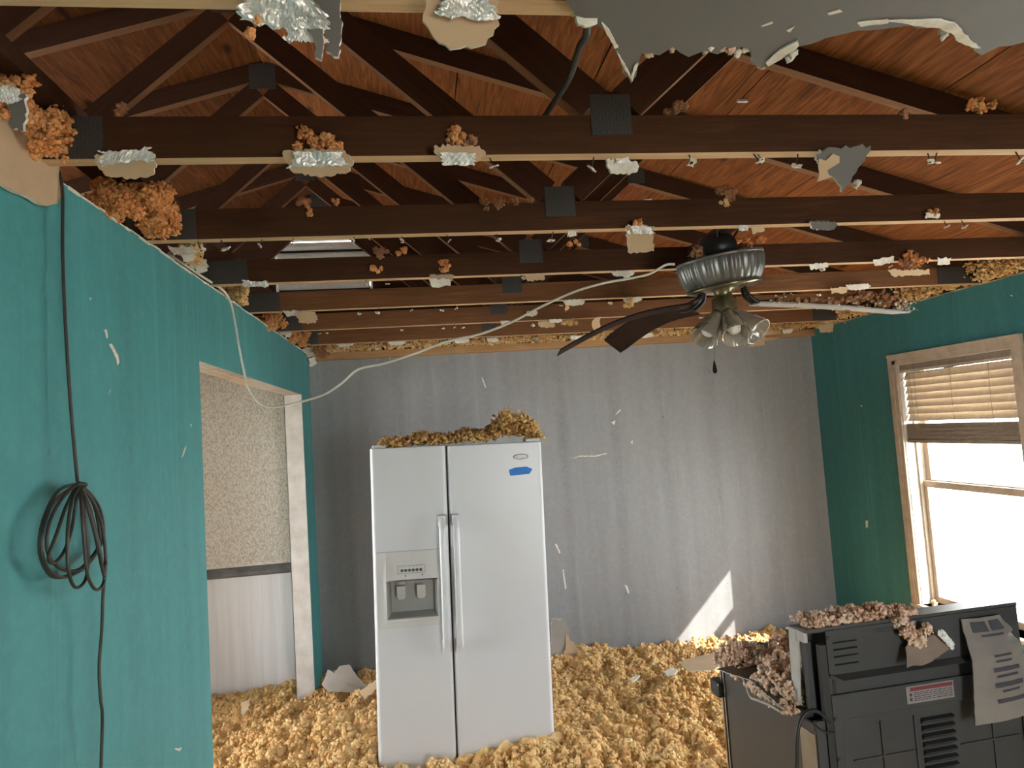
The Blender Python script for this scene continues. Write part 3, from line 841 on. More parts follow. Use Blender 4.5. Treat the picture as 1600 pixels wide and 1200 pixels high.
# blind
bl = thing('window_blind', 'raised tan slatted blind, dusty and crooked, in the right wall window', 'blind', (XR + 0.03, (W1 + W2) / 2, WZ1))
bx = XR + 0.035
b0, b1 = W1 + 0.035, W2 - 0.012
MB().box(bx - 0.03, bx + 0.03, b0, b1, WZ1 - 0.050, WZ1 - 0.009).build('headrail', M_stack, bl)
MB().box(bx - 0.036, bx - 0.030, b0 - 0.01, b1 + 0.002, WZ1 - 0.062, WZ1 - 0.045).build('valance_strip', M_vinyl, bl)
nslat = 7
for i in range(nslat):
    z = 1.974 - i * 0.0455
    tilt = R(70)
    mb = MB()
    hw_, th = 0.0255, 0.0015
    prof = []
    for j in range(7):
        q = j / 6 * 2 - 1
        prof.append((q * hw_, 0.003 * (1 - q * q)))
    ring = prof + [(a, b_ - 0.0022) for a, b_ in reversed(prof)]
    P = [(bx + a * math.cos(tilt) - b_ * math.sin(tilt), z - a * math.sin(tilt) - b_ * math.cos(tilt)) for a, b_ in ring]
    P = [(2 * bx - x, zz) for x, zz in P]
    mb.v = []; n = len(P)
    e0 = b0 + 0.012 * (i % 2)
    mb.add([(x, e0, zz) for x, zz in P] + [(x, b1 - 0.004, zz) for x, zz in P], [tuple(range(n)), tuple(range(2 * n - 1, n - 1, -1))] + [(k, k + n, (k + 1) % n + n, (k + 1) % n) for k in range(n)])
    mb.build('slat', M_vinyl, bl, smooth=False)
for i in range(12):
    z = 1.652 - i * 0.0085
    o = MB().box(bx - 0.025 + 0.002 * (i % 3), bx + 0.025, b0 + 0.004 * (i % 2), b1 - 0.004, z, z + 0.0076).build('slat', M_stack, bl)
MB().box(bx - 0.027, bx + 0.027, b0, b1, 1.535, 1.556).build('bottom_rail', M_stack, bl, bevel=0.003)
for yy in (b1 - 0.12, b1 - 0.42, b1 - 0.70):
    MB().tube([(bx - 0.024, yy, 2.0), (bx - 0.027, yy + 0.003, 1.8), (bx - 0.024, yy, 1.54)], 0.0014, 5).build('ladder_cord', M_stack, bl)
MB().tube([(bx - 0.045, b1 - 0.02, 1.945), (bx - 0.04, b1 - 0.09, 1.99), (bx - 0.038, b1 - 0.3, 1.992), (bx - 0.038, b1 - 0.6, 2.003)], 0.0022, 6).build('tilt_cord', M_cable, bl)
MB().tube([(bx - 0.045, b1 - 0.10, 1.985), (bx - 0.045, b1 - 0.105, 1.8), (bx - 0.04, b1 - 0.11, 1.62)], 0.0014, 5).build('lift_cord', M_stack, bl)

# ================================================================== INSULATION ON THE FLOOR
def hfloor(x, y):
    h = 0.105 + 0.06 * (vnoise(x * 1.7, y * 1.7, 3) - 0.5) + 0.05 * (vnoise(x * 4.3, y * 4.3, 5) - 0.5)
    h = h - 0.035 * np.clip((x - 0.9) * 3, 0, 1) * np.clip((y - 4.55) / 0.4, 0, 1)
    h = h + 0.07 * np.exp(-(((x + 0.55) / 0.22) ** 2 + ((y - 4.35) / 0.35) ** 2))
    h = h + 0.035 * np.exp(-(((x - 0.75) / 0.40) ** 2 + ((y - 3.4) / 0.4) ** 2))
    h = h - 0.030 * np.exp(-(((x + 0.05) / 0.42) ** 2 + ((y - 3.55) / 0.25) ** 2))
    h = h - 0.05 * np.exp(-(((x - 1.9) / 0.25) ** 2 + ((y - 3.9) / 0.22) ** 2))
    h = h - 0.06 * np.clip((-0.95 - x) * 4, 0, 1)
    return np.maximum(h, 0.02)
def hdetail(x, y):
    wx, wy = x + 0.02 * (vnoise(x * 20, y * 20, 9) - .5), y + 0.02 * (vnoise(x * 20, y * 20, 10) - .5)
    return 0.060 * (0.60 - worley(wx * 5.5, wy * 5.5, 55)) + 0.062 * (0.62 - worley(wx * 12, wy * 12, 21)) + 0.028 * (0.6 - worley(wx * 26, wy * 26, 33)) + 0.012 * (0.6 - worley(wx * 60, wy * 60, 41))
def grid(x0, x1, y0, y1, st, det):
    nx, ny = int((x1 - x0) / st) + 1, int((y1 - y0) / st) + 1
    X, Y = np.meshgrid(np.linspace(x0, x1, nx), np.linspace(y0, y1, ny))
    Z = hfloor(X, Y) + (hdetail(X, Y) if det else 0)
    Z = np.maximum(Z, 0.004)
    V = np.stack([X, Y, Z], -1).reshape(-1, 3)
    i = np.arange(nx - 1)[None, :] + np.arange(ny - 1)[:, None] * nx
    Fc = np.stack([i, i + 1, i + nx + 1, i + nx], -1).reshape(-1, 4)
    return V, Fc
def in_wall(x, y):
    return (x > XL - WT - 0.01) & (x < XL + 0.012) & ((y < O1) | (y > O2))
Vf, Ff = grid(-2.38, XR - 0.005, 2.0, YB - 0.006, 0.0115, True)
Vn, Fn = grid(XL + 0.005, XR - 0.005, YF + 0.01, 2.06, 0.06, True)
V4 = np.vstack([Vf, Vn]); F4 = np.vstack([Ff, Fn + len(Vf)])
cen = V4[F4].mean(1)
solid = ((cen[:, 0] > XL - WT + 0.01) & (cen[:, 0] < XL - 0.01) & ((cen[:, 1] < O1 - 0.01) | (cen[:, 1] > O2 + 0.01)))
solid |= (cen[:, 0] > -0.22) & (cen[:, 0] < 0.50) & (cen[:, 1] > 3.74) & (cen[:, 1] < 4.28)
solid |= (cen[:, 0] > 1.22) & (cen[:, 0] < 1.76) & (cen[:, 1] > 2.08) & (cen[:, 1] < 2.5)
F4 = F4[~solid]
F3 = np.vstack([F4[:, [0, 1, 2]], F4[:, [0, 2, 3]]])
rngn = np.random.default_rng(5)
m = 52000
PX = rngn.uniform(-1.75, 2.9, m); PY = rngn.uniform(2.75, YB - 0.02, m)
PZ = hfloor(PX, PY) + hdetail(PX, PY)
xx, yy, zz = px_of(np.stack([PX, PY, PZ], -1))
keep = (xx > 310) & (xx < 1330) & (yy < 1225) & ~in_wall(PX, PY)
keep &= ~((PX > -0.27) & (PX < 0.65) & (PY > 3.58) & (PY < 4.4)) & ~((PX > 0.98) & (PX < 2.0) & (PY < 2.7))
P = np.stack([PX, PY, PZ], -1)[keep]
rad = rngn.uniform(0.0045, 0.0125, len(P)) * (0.8 + 0.4 * vnoise(P[:, 0] * 5, P[:, 1] * 5, 8))
P[:, 2] += rad * rngn.uniform(-0.2, 0.7, len(P))
kk = rad > np.quantile(rad, 0.45)
VL, FL = lumps(P[~kk], rad[~kk], 6)
VL2, FL2 = lumps(P[kk], rad[kk], 7, 0.30, True)
FL = np.vstack([FL, FL2 + len(VL)]); VL = np.vstack([VL, VL2])
print('crumbs', len(P), 'triangles', len(FL))
me = fastmesh('loose_insulation', np.vstack([V4, VL]), np.vstack([F3, FL + len(V4)]), M_ins_floor)
o = link('loose_insulation', me); tag(o, 'thick carpet of yellow orange blown insulation covering the floor', 'insulation', None, 'stuff')

def pile(name, label, fn, n, r, mat, seed, box):
    """heap of crumbs: fn(x, y) gives the heap's height above box z"""
    rg = np.random.default_rng(seed)
    x0, x1, y0, y1, z0 = box
    X, Y = rg.uniform(x0, x1, n), rg.uniform(y0, y1, n)
    H = fn(X, Y)
    k = H > 0.002
    X, Y, H = X[k], Y[k], H[k]
    H = H * (0.42 + 1.0 * np.clip(1.0 - worley(X * 22, Y * 22, 71), 0, 1)) * (0.75 + 0.4 * np.clip(1 - worley(X * 55, Y * 55, 72), 0, 1))
    Z = z0 + H * rg.random(len(X)) ** 0.35
    V, Fc = lumps(np.stack([X, Y, Z], -1), r * rg.uniform(0.5, 1.35, len(X)), seed + 1, 0.5)
    me = fastmesh(name, V, Fc, mat)
    o = link(name, me); tag(o, label, 'insulation', None, 'stuff')
    return o

# ================================================================== REFRIGERATOR
FL = (0.137, 3.63, 0.0)
fr = thing('refrigerator', 'white side by side refrigerator with ice dispenser, leaning a little, heap of insulation on top', 'refrigerator', FL, (0, 0.023, 0))
HW, FT, SEAM = 0.4585, 1.731, -0.0575
MB().box(-HW + 0.004, HW - 0.004, 0.075, 0.72, 0.03, FT - 0.012).build('body', M_white, fr, local=True, bevel=0.006)
MB().box(-HW + 0.02, HW - 0.02, 0.03, 0.10, 0.015, 0.10).build('kick_grille', M_grayplast, fr, local=True, bevel=0.004)
def doorpart(mb, x0, x1, z0, z1, rl, rr, r=0.022, y0=0.0, y1=0.065):
    pts = [(x0, y1)]
    if rl: pts += [(x0 + r - r * math.cos(q), y0 + r - r * math.sin(q)) for q in [i * math.pi / 12 for i in range(7)]]
    else: pts += [(x0, y0)]
    if rr: pts += [(x1 - r + r * math.sin(q), y0 + r - r * math.cos(q)) for q in [i * math.pi / 12 for i in range(7)]]
    else: pts += [(x1, y0)]
    pts += [(x1, y1)]
    mb.prism(pts, 'Z', z0, z1, 0)
DX0, DX1, DZ0, DZ1 = -0.392, -0.128, 0.848, 1.043
ld = MB()
xa, xb = -HW, SEAM - 0.003
doorpart(ld, xa, xb, 0.055, DZ0, True, True); doorpart(ld, xa, xb, DZ1, FT, True, True)
doorpart(ld, xa, DX0, DZ0, DZ1, True, False); doorpart(ld, DX1, xb, DZ0, DZ1, False, True)
dl_ = ld.build('door', M_white, fr, local=True)
rd = MB(); doorpart(rd, SEAM + 0.003, HW, 0.055, FT, True, True)
dr_ = rd.build('door', M_white, fr, local=True, bevel=0.004)
MB().box(SEAM - 0.004, SEAM + 0.004, 0.035, 0.07, 0.10, FT - 0.004).build('door_gasket', M_dark, fr, local=True)
# bowed handles
for x, d in ((SEAM - 0.036, dl_), (SEAM + 0.034, dr_)):
    hb = MB()
    z0, z1 = 0.668, 1.368
    path, rad = [], []
    prof = [(0.0, -0.022), (0.04, -0.030), (0.09, -0.046), (0.16, -0.056), (0.5, -0.060), (0.84, -0.056), (0.91, -0.046), (0.96, -0.030), (1.0, -0.022)]
    hwid = 0.0185
    rings = []
    for t, y in prof:
        z = z0 + (z1 - z0) * t
        ring = []
        for k in range(12):
            q = 2 * math.pi * k / 12
            ring.append((x + hwid * math.cos(q), y + 0.012 * math.sin(q), z))
        rings.append(ring)
    vs = [p for r_ in rings for p in r_]; n = 12
    fs = [(i * n + k, i * n + (k + 1) % n, (i + 1) * n + (k + 1) % n, (i + 1) * n + k) for i in range(len(rings) - 1) for k in range(n)] + [tuple(range(n)), tuple(range(len(vs) - n, len(vs)))]
    hb.add(vs, fs)
    for za, zb in ((z0 - 0.002, z0 + 0.058), (z1 - 0.058, z1 + 0.002)):
        hb.box(x - 0.020, x + 0.020, -0.036, 0.002, za, zb)
    hb.build('handle', M_white, d, local=True, bevel=0.003)
# dispenser
dp = thing('dispenser', None, None, (0, 0, 0)); dp.parent = fr
px0, px1, pz0, pz1 = -0.443, -0.103, 0.806, 1.194
yv = -0.007
fm = MB()
fm.box(px0, px1, yv, 0.0, DZ1, pz1); fm.box(px0, px1, yv, 0.0, pz0, DZ0); fm.box(px0, DX0, yv, 0.0, DZ0, DZ1); fm.box(DX1, px1, yv, 0.0, DZ0, DZ1)
fm.build('surround_panel', M_whplast, dp, local=True, bevel=0.003)
# raised rim that flares out at both sides of the recess
for a, b_, c in ((px0 + 0.045, DX0 + 0.004, -1), (DX1 - 0.004, px1 - 0.012, 1)):
    rm = MB()
    t = 0.010
    if c < 0: rm.add([(DX0, yv - 0.014, DZ0 - 0.015), (DX0 - 0.02, yv - 0.012, DZ0 - 0.015), (DX0 - 0.02, yv, DZ0 - 0.015), (DX0, yv, DZ0 - 0.015), (DX0, yv - 0.014, DZ1), (DX0 - 0.014, yv - 0.010, DZ1), (DX0 - 0.014, yv, DZ1), (DX0, yv, DZ1), (DX0 + 0.004, yv - 0.001, pz1 - 0.004), (DX0 + 0.001, yv - 0.001, pz1 - 0.004), (DX0 + 0.001, yv, pz1 - 0.004), (DX0 + 0.004, yv, pz1 - 0.004)],
                      [(0, 1, 2, 3), (0, 1, 5, 4), (1, 2, 6, 5), (3, 0, 4, 7), (4, 5, 9, 8), (5, 6, 10, 9), (7, 4, 8, 11), (8, 9, 10, 11)])
    else: rm.add([(DX1, yv - 0.014, DZ0 - 0.015), (DX1 + 0.014, yv - 0.012, DZ0 - 0.015), (DX1 + 0.014, yv, DZ0 - 0.015), (DX1, yv, DZ0 - 0.015), (DX1, yv - 0.014, DZ1), (DX1 + 0.010, yv - 0.010, DZ1), (DX1 + 0.010, yv, DZ1), (DX1, yv, DZ1), (DX1 - 0.004, yv - 0.001, pz1 - 0.004), (DX1 - 0.001, yv - 0.001, pz1 - 0.004), (DX1 - 0.001, yv, pz1 - 0.004), (DX1 - 0.004, yv, pz1 - 0.004)],
                 [(0, 1, 2, 3), (0, 1, 5, 4), (1, 2, 6, 5), (3, 0, 4, 7), (4, 5, 9, 8), (5, 6, 10, 9), (7, 4, 8, 11), (8, 9, 10, 11)])
    rm.build('side_rim', M_whplast, dp, local=True)
rc_ = MB()
i0, i1, j0, j1, yb = DX0 + 0.022, DX1 - 0.02, DZ0 + 0.022, DZ1 - 0.004, 0.062
rc_.add([(DX0, yv, DZ0), (DX1, yv, DZ0), (DX1, yv, DZ1), (DX0, yv, DZ1), (i0, yb, j0), (i1, yb, j0), (i1, yb, j1), (i0, yb, j1)], [(4, 5, 6, 7), (0, 1, 5, 4), (1, 2, 6, 5), (2, 3, 7, 6), (3, 0, 4, 7)])
rc_.build('recess', M_grayplast, dp, local=True)
MB().box(DX0 - 0.004, DX1 + 0.004, -0.020, 0.02, DZ0 - 0.012, DZ0 + 0.004).build('drip_tray', M_whplast, dp, local=True, bevel=0.003)
for cx in (-0.318, -0.214):
    pd = MB()
    out = [(-0.022, 0.0), (0.022, 0.0), (0.022, -0.062), (0.012, -0.074), (-0.012, -0.074), (-0.022, -0.062)]
    slab(pd, out, (cx, 0.020, DZ1 - 0.032), (1, 0, 0), (0, -0.25, 1), 0.006, (0, 0, 0))
    inn = [(-0.016, -0.004), (0.016, -0.004), (0.016, -0.054), (-0.016, -0.054)]
    slab(pd, inn, (cx, 0.0165, DZ1 - 0.032), (1, 0, 0), (0, -0.25, 1), 0.002, (1, 1, 1))
    pd.build('paddle', [M_whplast, M_grayplast], dp, local=True)
MB().lathe([(0.0, 0), (0.030, 0), (0.030, 0.016), (0.0, 0.016)], 16, 0, Matrix.Translation((-0.318, 0.026, DZ1 - 0.020))).build('ice_chute', M_grayplast, dp, local=True)
cp_ = MB()
ca, cb, cz0, cz1 = -0.332, -0.190, 1.079, 1.119
for (a, b_, c, d) in ((ca, cb, cz1 - 0.0015, cz1), (ca, cb, cz0, cz0 + 0.0015), (ca, ca + 0.0015, cz0, cz1), (cb - 0.0015, cb, cz0, cz1)):
    cp_.box(a, b_, yv - 0.0012, yv, c, d)
for i in range(6): cp_.box(ca + 0.022 + i * 0.0195 - 0.0018, ca + 0.022 + i * 0.0195 + 0.0018, yv - 0.0012, yv, cz1 - 0.010, cz1 - 0.0065)
for x in (-0.292, -0.205): cp_.box(x - 0.003, x + 0.003, yv - 0.0012, yv, cz0 - 0.016, cz0 - 0.008)
cp_.build('control_markings', M_btn, dp, local=True)
for i in range(6):
    MB().lathe([(0.0001, 0.004), (0.006, 0.004), (0.008, 0.0), (0.0001, 0.0)], 12, 0, Matrix.Translation((ca + 0.022 + i * 0.0195, yv, cz0 + 0.015)) @ Matrix.Rotation(R(90), 4, 'X')).build('control_button', M_btn, dp, local=True)
bd = MB()
ell = lambda a, b_, y: [(a * math.cos(2 * math.pi * k / 28), y, b_ * math.sin(2 * math.pi * k / 28)) for k in range(28)]
e1, e2, e3 = ell(0.041, 0.0145, 0.0), ell(0.041, 0.0145, -0.003), ell(0.036, 0.011, -0.005)
bd.add(e1 + e2 + e3, [(k, (k + 1) % 28, (k + 1) % 28 + 28, k + 28) for k in range(28)] + [(k + 28, (k + 1) % 28 + 28, (k + 1) % 28 + 56, k + 56) for k in range(28)], 1)
bd.add(e3, [tuple(range(28))], 0)
bd.v = [(x + 0.342, y, z + 1.655) for x, y, z in bd.v]
bd.build('oval_badge', [M_badge, M_btn], dr_, local=True)
tpm = MB()
slab(tpm, [(-0.064, -0.003), (-0.060, -0.022), (0.045, -0.017), (0.063, 0.008), (0.032, 0.023), (-0.030, 0.021), (-0.066, 0.010)], (0.340, -0.0004, 1.577), (1, 0, 0), (0, 0, 1), -0.0012, (0, 0, 0))
tpm.v = [(x, y - 0.0004, z) for x, y, z in tpm.v]
tpm.build('masking_tape', M_tape, dr_, local=True)
for x0, x1 in ((-HW + 0.012, -HW + 0.085), (HW - 0.085, HW - 0.010)):
    MB().box(x0, x1, 0.012, 0.12, FT + 0.001, FT + 0.020).build('hinge_cover', M_whplast, fr, local=True, bevel=0.005)
def fridge_top(x, y):
    h = 0.03 + 0.02 * vnoise(x * 9, y * 9, 2) + 0.022 * np.exp(-((x - 0.0) / 0.07) ** 2) + 0.02 * np.exp(-((x - 0.25) / 0.06) ** 2)
    h = h + 0.095 * np.exp(-(((x - 0.49) / 0.095) ** 2)) + 0.035 * np.exp(-((x - 0.60) / 0.035) ** 2)
    h = h * np.clip((x + 0.27) / 0.06, 0.15, 1) * np.clip((0.655 - x) / 0.03, 0, 1)
    return h * np.clip((y - 3.61) / 0.05, 0.35, 1)
pile('insulation_heap', 'brown orange heap of insulation on top of the white refrigerator', fridge_top, 6500, 0.0075, M_ins_top, 51, (-0.27, 0.652, 3.645, 4.2, 1.738))

# ================================================================== RANGE, its back to the camera
SL = Vector((1.125, 1.972, 0.0)); SYAW = R(3.0)
st = thing('range_stove', 'dark kitchen range seen from behind, paper pouch and insulation on its back', 'stove', SL, (0, 0, SYAW))
RM = Matrix.Translation(SL) @ Matrix.Rotation(SYAW, 4, 'Z')
RMI = RM.inverted()
def sloc(x, y, plane='y', v=0.0):
    """pixel -> range-local point on local plane"""
    o = RMI @ Vector(CAM); d = (RMI.to_3x3() @ Vector(ray(x, y)))
    i = 'xyz'.index(plane); t = (v - o[i]) / d[i]
    return o + d * t
SW, SD, SHT, GT = 0.757, 0.60, 0.845, 1.13
MB().box(0.0, 0.012, 0.012, SD - 0.03, 0.02, SHT).build('side_panel', M_steel, st, local=True, bevel=0.003)
MB().box(SW - 0.012, SW, 0.012, SD - 0.03, 0.02, SHT).build('side_panel', M_steel, st, local=True, bevel=0.003)
MB().box(0.002, 0.004, 0.012, 0.10, 0.02, SHT - 0.02).build('rear_flange', M_rust, st, local=True)
MB().box(-0.003, 0.0, 0.012, 0.085, 0.02, SHT - 0.03).build('rear_flange', M_rust, st, local=True)
MB().box(0.012, SW - 0.012, 0.03, SD - 0.04, 0.02, SHT - 0.02).build('oven_body', M_steel, st, local=True)
fd = MB().box(0.004, SW - 0.004, SD - 0.03, SD + 0.015, 0.12, SHT - 0.02)
fdo = fd.build('oven_door', M_steel, st, local=True, bevel=0.006)
for y0 in (SD - 0.026, SD - 0.006):
    MB().box(-0.004, 0.004, y0, y0 + 0.008, 0.03, SHT - 0.02).build('chrome_strip', M_chrome, st, local=True, bevel=0.001)
hm = MB().box(-0.026, 0.022, SD - 0.02, SD + 0.055, 0.712, 0.772)
hm.build('handle_bracket', M_dark, st, local=True, bevel=0.012)
MB().tube([(-0.0, SD + 0.045, 0.742), (SW, SD + 0.045, 0.742)], 0.012, 10).build('oven_handle', M_dark, st, local=True)
MB().box(0.0, SW, 0.05, SD + 0.02, SHT + 0.001, SHT + 0.022).build('cooktop', M_steel, st, local=True, bevel=0.004)
# back guard
MB().prism([(0.0, GT), (0.10, GT - 0.012), (0.10, GT - 0.024), (0.0, GT - 0.012)], 'X', 0.0, SW).build('guard_top', M_steel, st, local=True)
MB().prism([(0.060, GT - 0.014), (0.10, GT - 0.016), (0.112, SHT + 0.03), (0.082, SHT + 0.03)], 'X', -0.002, 0.012).build('guard_side_trim', M_side, st, local=True, bevel=0.002)
MB().box(-0.002, 0.012, 0.020, 0.060, GT - 0.046, GT - 0.013).build('guard_side_trim', M_side, st, local=True, bevel=0.002)
MB().box(0.014, 0.032, 0.036, 0.060, SHT + 0.02, GT - 0.05).build('guard_post', M_back, st, local=True)
MB().box(0.034, SW - 0.004, 0.06, 0.10, SHT + 0.02, GT - 0.03).build('control_panel', M_dark, st, local=True)
MB().box(SW - 0.012, SW, 0.006, 0.10, SHT + 0.02, GT - 0.014).build('guard_side_trim', M_back, st, local=True, bevel=0.002)
gb = MB()
GB0 = 0.988
gx0, gx1 = 0.058, SW - 0.006
sx0, sx1 = 0.078, 0.160
slots = [(sx0, sx1, z, 0.005) for z in (1.080, 1.059, 1.038, 1.014)]
zz_ = [GB0]
for a, b_, c, h in reversed(slots): zz_ += [c, c + h]
zz_.append(GT - 0.010)
for i in range(0, len(zz_) - 1):
    if i % 2 == 0: gb.box(gx0, gx1, -0.004, 0.0, zz_[i], zz_[i + 1])
    else:
        gb.box(gx0, sx0, -0.004, 0.0, zz_[i], zz_[i + 1]); gb.box(sx1, gx1, -0.004, 0.0, zz_[i], zz_[i + 1])
for a, b_, c, h in slots:
    gb.add([(a, -0.004, c + h), (b_, -0.004, c + h), (b_, -0.010, c + h - 0.002), (a, -0.010, c + h - 0.002)], [(0, 1, 2, 3)])
gb.add([(gx0 + 0.012, -0.004, GB0), (gx1, -0.004, GB0), (gx1 - 0.006, -0.022, GB0 - 0.014), (gx0 + 0.034, -0.022, GB0 - 0.014), (gx1 - 0.006, -0.023, GB0 - 0.012), (gx0 + 0.034, -0.023, GB0 - 0.012)], [(0, 1, 2, 3), (0, 1, 4, 5)])
gb.build('guard_back', M_back, st, local=True)
pf = MB()
for i in range(20):
    for j in range(2):
        x = 0.225 + i * 0.0085; z = GT - 0.026 - j * 0.008
        pf.box(x, x + 0.004, -0.0052, -0.004, z, z + 0.0035)
pf.build('guard_perforation', M_dark, st, local=True, kind='stuff')
MB().box(0.295, 0.375, -0.0055, -0.004, GT - 0.030, GT - 0.014).build('guard_clip', M_side, st, local=True)
by = 0.004
MB().box(0.056, SW - 0.004, by, by + 0.01, 0.02, GB0 + 0.004).build('back_panel', M_back, st, local=True, bevel=0.002)
ptop, pl = 0.853, 0.086
def rc_path(r, x0, z1): return [(x0, 0.02)] + [(x0 + r - r * math.cos(q), z1 - r + r * math.sin(q)) for q in [i * math.pi / 12 for i in range(7)]]
inner = rc_path(0.032, pl, ptop) + [(x, z) for x, z in reversed([(SW - 0.006 - (a - pl) - 0.02, z) for a, z in rc_path(0.032, pl, ptop)])]
poly = [(0.057, 0.02), (0.057, 0.928), (SW - 0.006, 0.928), (SW - 0.006, 0.02)] + list(reversed(inner))
fb = MB(); fb.prism(poly, 'Y', by - 0.009, by)
fb.build('panel_surround', M_back, st, local=True, bevel=0.0035)
for x in (0.218, 0.336, 0.616):
    MB().prism([(x, 0.02), (x + 0.006, 0.02), (x + 0.006, ptop - 0.024), (x, ptop - 0.024)], 'Y', by - 0.005, by + 0.001).build('pressed_rib', M_back, st, local=True, bevel=0.0015)
for x0, x1, z in ((0.117, 0.330, 0.722), (0.497, 0.717, 0.715)):
    MB().prism([(x0, z), (x1, z), (x1, z + 0.005), (x0, z + 0.005)], 'Y', by - 0.005, by + 0.001).build('pressed_rib', M_back, st, local=True, bevel=0.0015)
lx0, lx1 = 0.362, 0.478
for i in range(14):
    z = 0.812 - i * 0.0242
    lv = MB()
    lv.add([(lx0, by - 0.001, z - 0.013), (lx1, by - 0.001, z - 0.013), (lx1, by - 0.012, z), (lx0, by - 0.012, z), (lx0, by + 0.001, z), (lx1, by + 0.001, z)], [(0, 1, 2, 3), (0, 3, 4), (1, 5, 2)])
    lv.add([(lx0, by - 0.0114, z - 0.0005), (lx1, by - 0.0114, z - 0.0005), (lx1, by, z + 0.005), (lx0, by, z + 0.005)], [(0, 1, 2, 3)], 1)
    lv.build('louvre', [M_back, M_dark], st, local=True)
sl_ = [(0.076 + 0.006 * math.cos(q), 0.944 + (0.022 if q < math.pi else -0.022) + 0.006 * math.sin(q)) for q in [k * math.pi / 8 for k in range(16)]]
MB().prism(sl_, 'Y', by - 0.0015, by + 0.0002).build('slot', M_dark, st, local=True)
for x, z in ((0.062, 0.985), (0.064, 0.86), (0.063, 0.74), (0.062, 1.10)):
    MB().lathe([(0.0001, 0.003), (0.005, 0.002), (0.006, 0.0), (0.0001, 0.0)], 10, 0, Matrix.Translation((x, -0.006, z)) @ Matrix.Rotation(R(90), 4, 'X')).build('screw', M_dark, st, local=True)
MB().box(0.034, 0.056, -0.003, 0.016, 0.02, GT - 0.05).build('corner_channel', M_dark, st, local=True)
MB().box(0.004, 0.034, 0.004, 0.016, 0.02, SHT + 0.01).build('rear_flange', M_back, st, local=True)
# sticker with a red header and rows of small print
ax0, ax1, az0, az1 = 0.315, 0.485, 0.868, 0.920
yk = by - 0.0094
sk = MB().box(ax0, ax1, yk, yk + 0.001, az0, az1).build('warning_sticker', M_lblw, st, local=True)
MB().box(ax0 + 0.014, ax1 - 0.004, yk - 0.0008, yk, az1 - 0.015, az1 - 0.004).build('red_header', M_red, sk, local=True)
tx = MB()
for i in range(5):
    z = az1 - 0.022 - i * 0.0058
    x = ax0 + 0.026
    rr_ = random.Random(i)
    while x < ax1 - 0.008:
        w_ = rr_.uniform(0.006, 0.020)
        tx.box(x, min(x + w_, ax1 - 0.006), yk - 0.0006, yk, z, z + 0.0022); x += w_ + 0.004
for z in (az1 - 0.030, az1 - 0.044): tx.box(ax0 + 0.010, ax0 + 0.019, yk - 0.0006, yk, z, z + 0.009)
tx.build('small_print', M_ink, sk, local=True)
# document pouch hanging over guard and panel
dc = MB()
nx, nz = 12, 26
rg_ = random.Random(4)
TL, TR_, BL, BR = sloc(1502, 968, 'y', -0.012), sloc(1562, 960, 'y', -0.012), sloc(1522, 1133, 'y', -0.045), sloc(1604, 1113, 'y', -0.045)
V = []
for j in range(nz + 1):
    t = j / nz
    for i in range(nx + 1):
        s_ = i / nx
        bulge = 0.028 * math.sin(min(1, t * 3.2) * math.pi / 2)
        x = (TL.x * (1 - t) + BL.x * t) * (1 - s_) + ((TR_.x * (1 - t) + BR.x * t) + bulge) * s_
        z = (TL.z * (1 - t) + BL.z * t) * (1 - s_) + (TR_.z * (1 - t) + BR.z * t) * s_
        y = -0.010 - 0.040 * min(1, t * 2.5) - 0.010 * math.sin(s_ * 3.1) - 0.012 * max(0, s_ - 0.7) * math.sin(t * 40 + s_ * 9) * max(0, 1 - abs(t - 0.2) * 4) * 4 + rg_.uniform(-.0012, .0012)
        if j % 4 == 3: y += 0.002
        V.append((x, y, z))
Fq = [(j * (nx + 1) + i, j * (nx + 1) + i + 1, (j + 1) * (nx + 1) + i + 1, (j + 1) * (nx + 1) + i) for j in range(nz) for i in range(nx)]
back = [(x, y + 0.004, z) for x, y, z in V]
dc.add(V, Fq); dc.add(back, Fq)
po = dc.build('document_pouch', M_pap, st, local=True, smooth=True)
def pouch_pt(s_, t):
    i, j = min(nx - 1, int(s_ * nx)), min(nz - 1, int(t * nz))
    a, b_ = s_ * nx - i, t * nz - j
    g = lambda p, q: Vector(V[q * (nx + 1) + p])
    return (g(i, j) * (1 - a) + g(i + 1, j) * a) * (1 - b_) + (g(i, j + 1) * (1 - a) + g(i + 1, j + 1) * a) * b_
def bar(s0, s1, t0, t1, n=6):
    mb = MB()
    vs = []
    for k in range(n + 1):
        s_ = s0 + (s1 - s0) * k / n
        for t in (t0, t1):
            p = pouch_pt(s_, t); vs.append((p.x, p.y - 0.0025, p.z))
    mb.add(vs, [(2 * k, 2 * k + 2, 2 * k + 3, 2 * k + 1) for k in range(n)])
    mb.build('printed_bar', M_ink, po, local=True)
for b_ in ((0.16, 0.48, 0.03, 0.13), (0.56, 0.85, 0.03, 0.13), (0.28, 0.75, 0.155, 0.175), (0.38, 0.72, 0.345, 0.365), (0.40, 0.70, 0.40, 0.42), (0.33, 0.82, 0.47, 0.51), (0.38, 0.78, 0.545, 0.57), (0.33, 0.85, 0.62, 0.665), (0.45, 0.77, 0.70, 0.72), (0.36, 0.84, 0.78, 0.82)):
    bar(*b_)
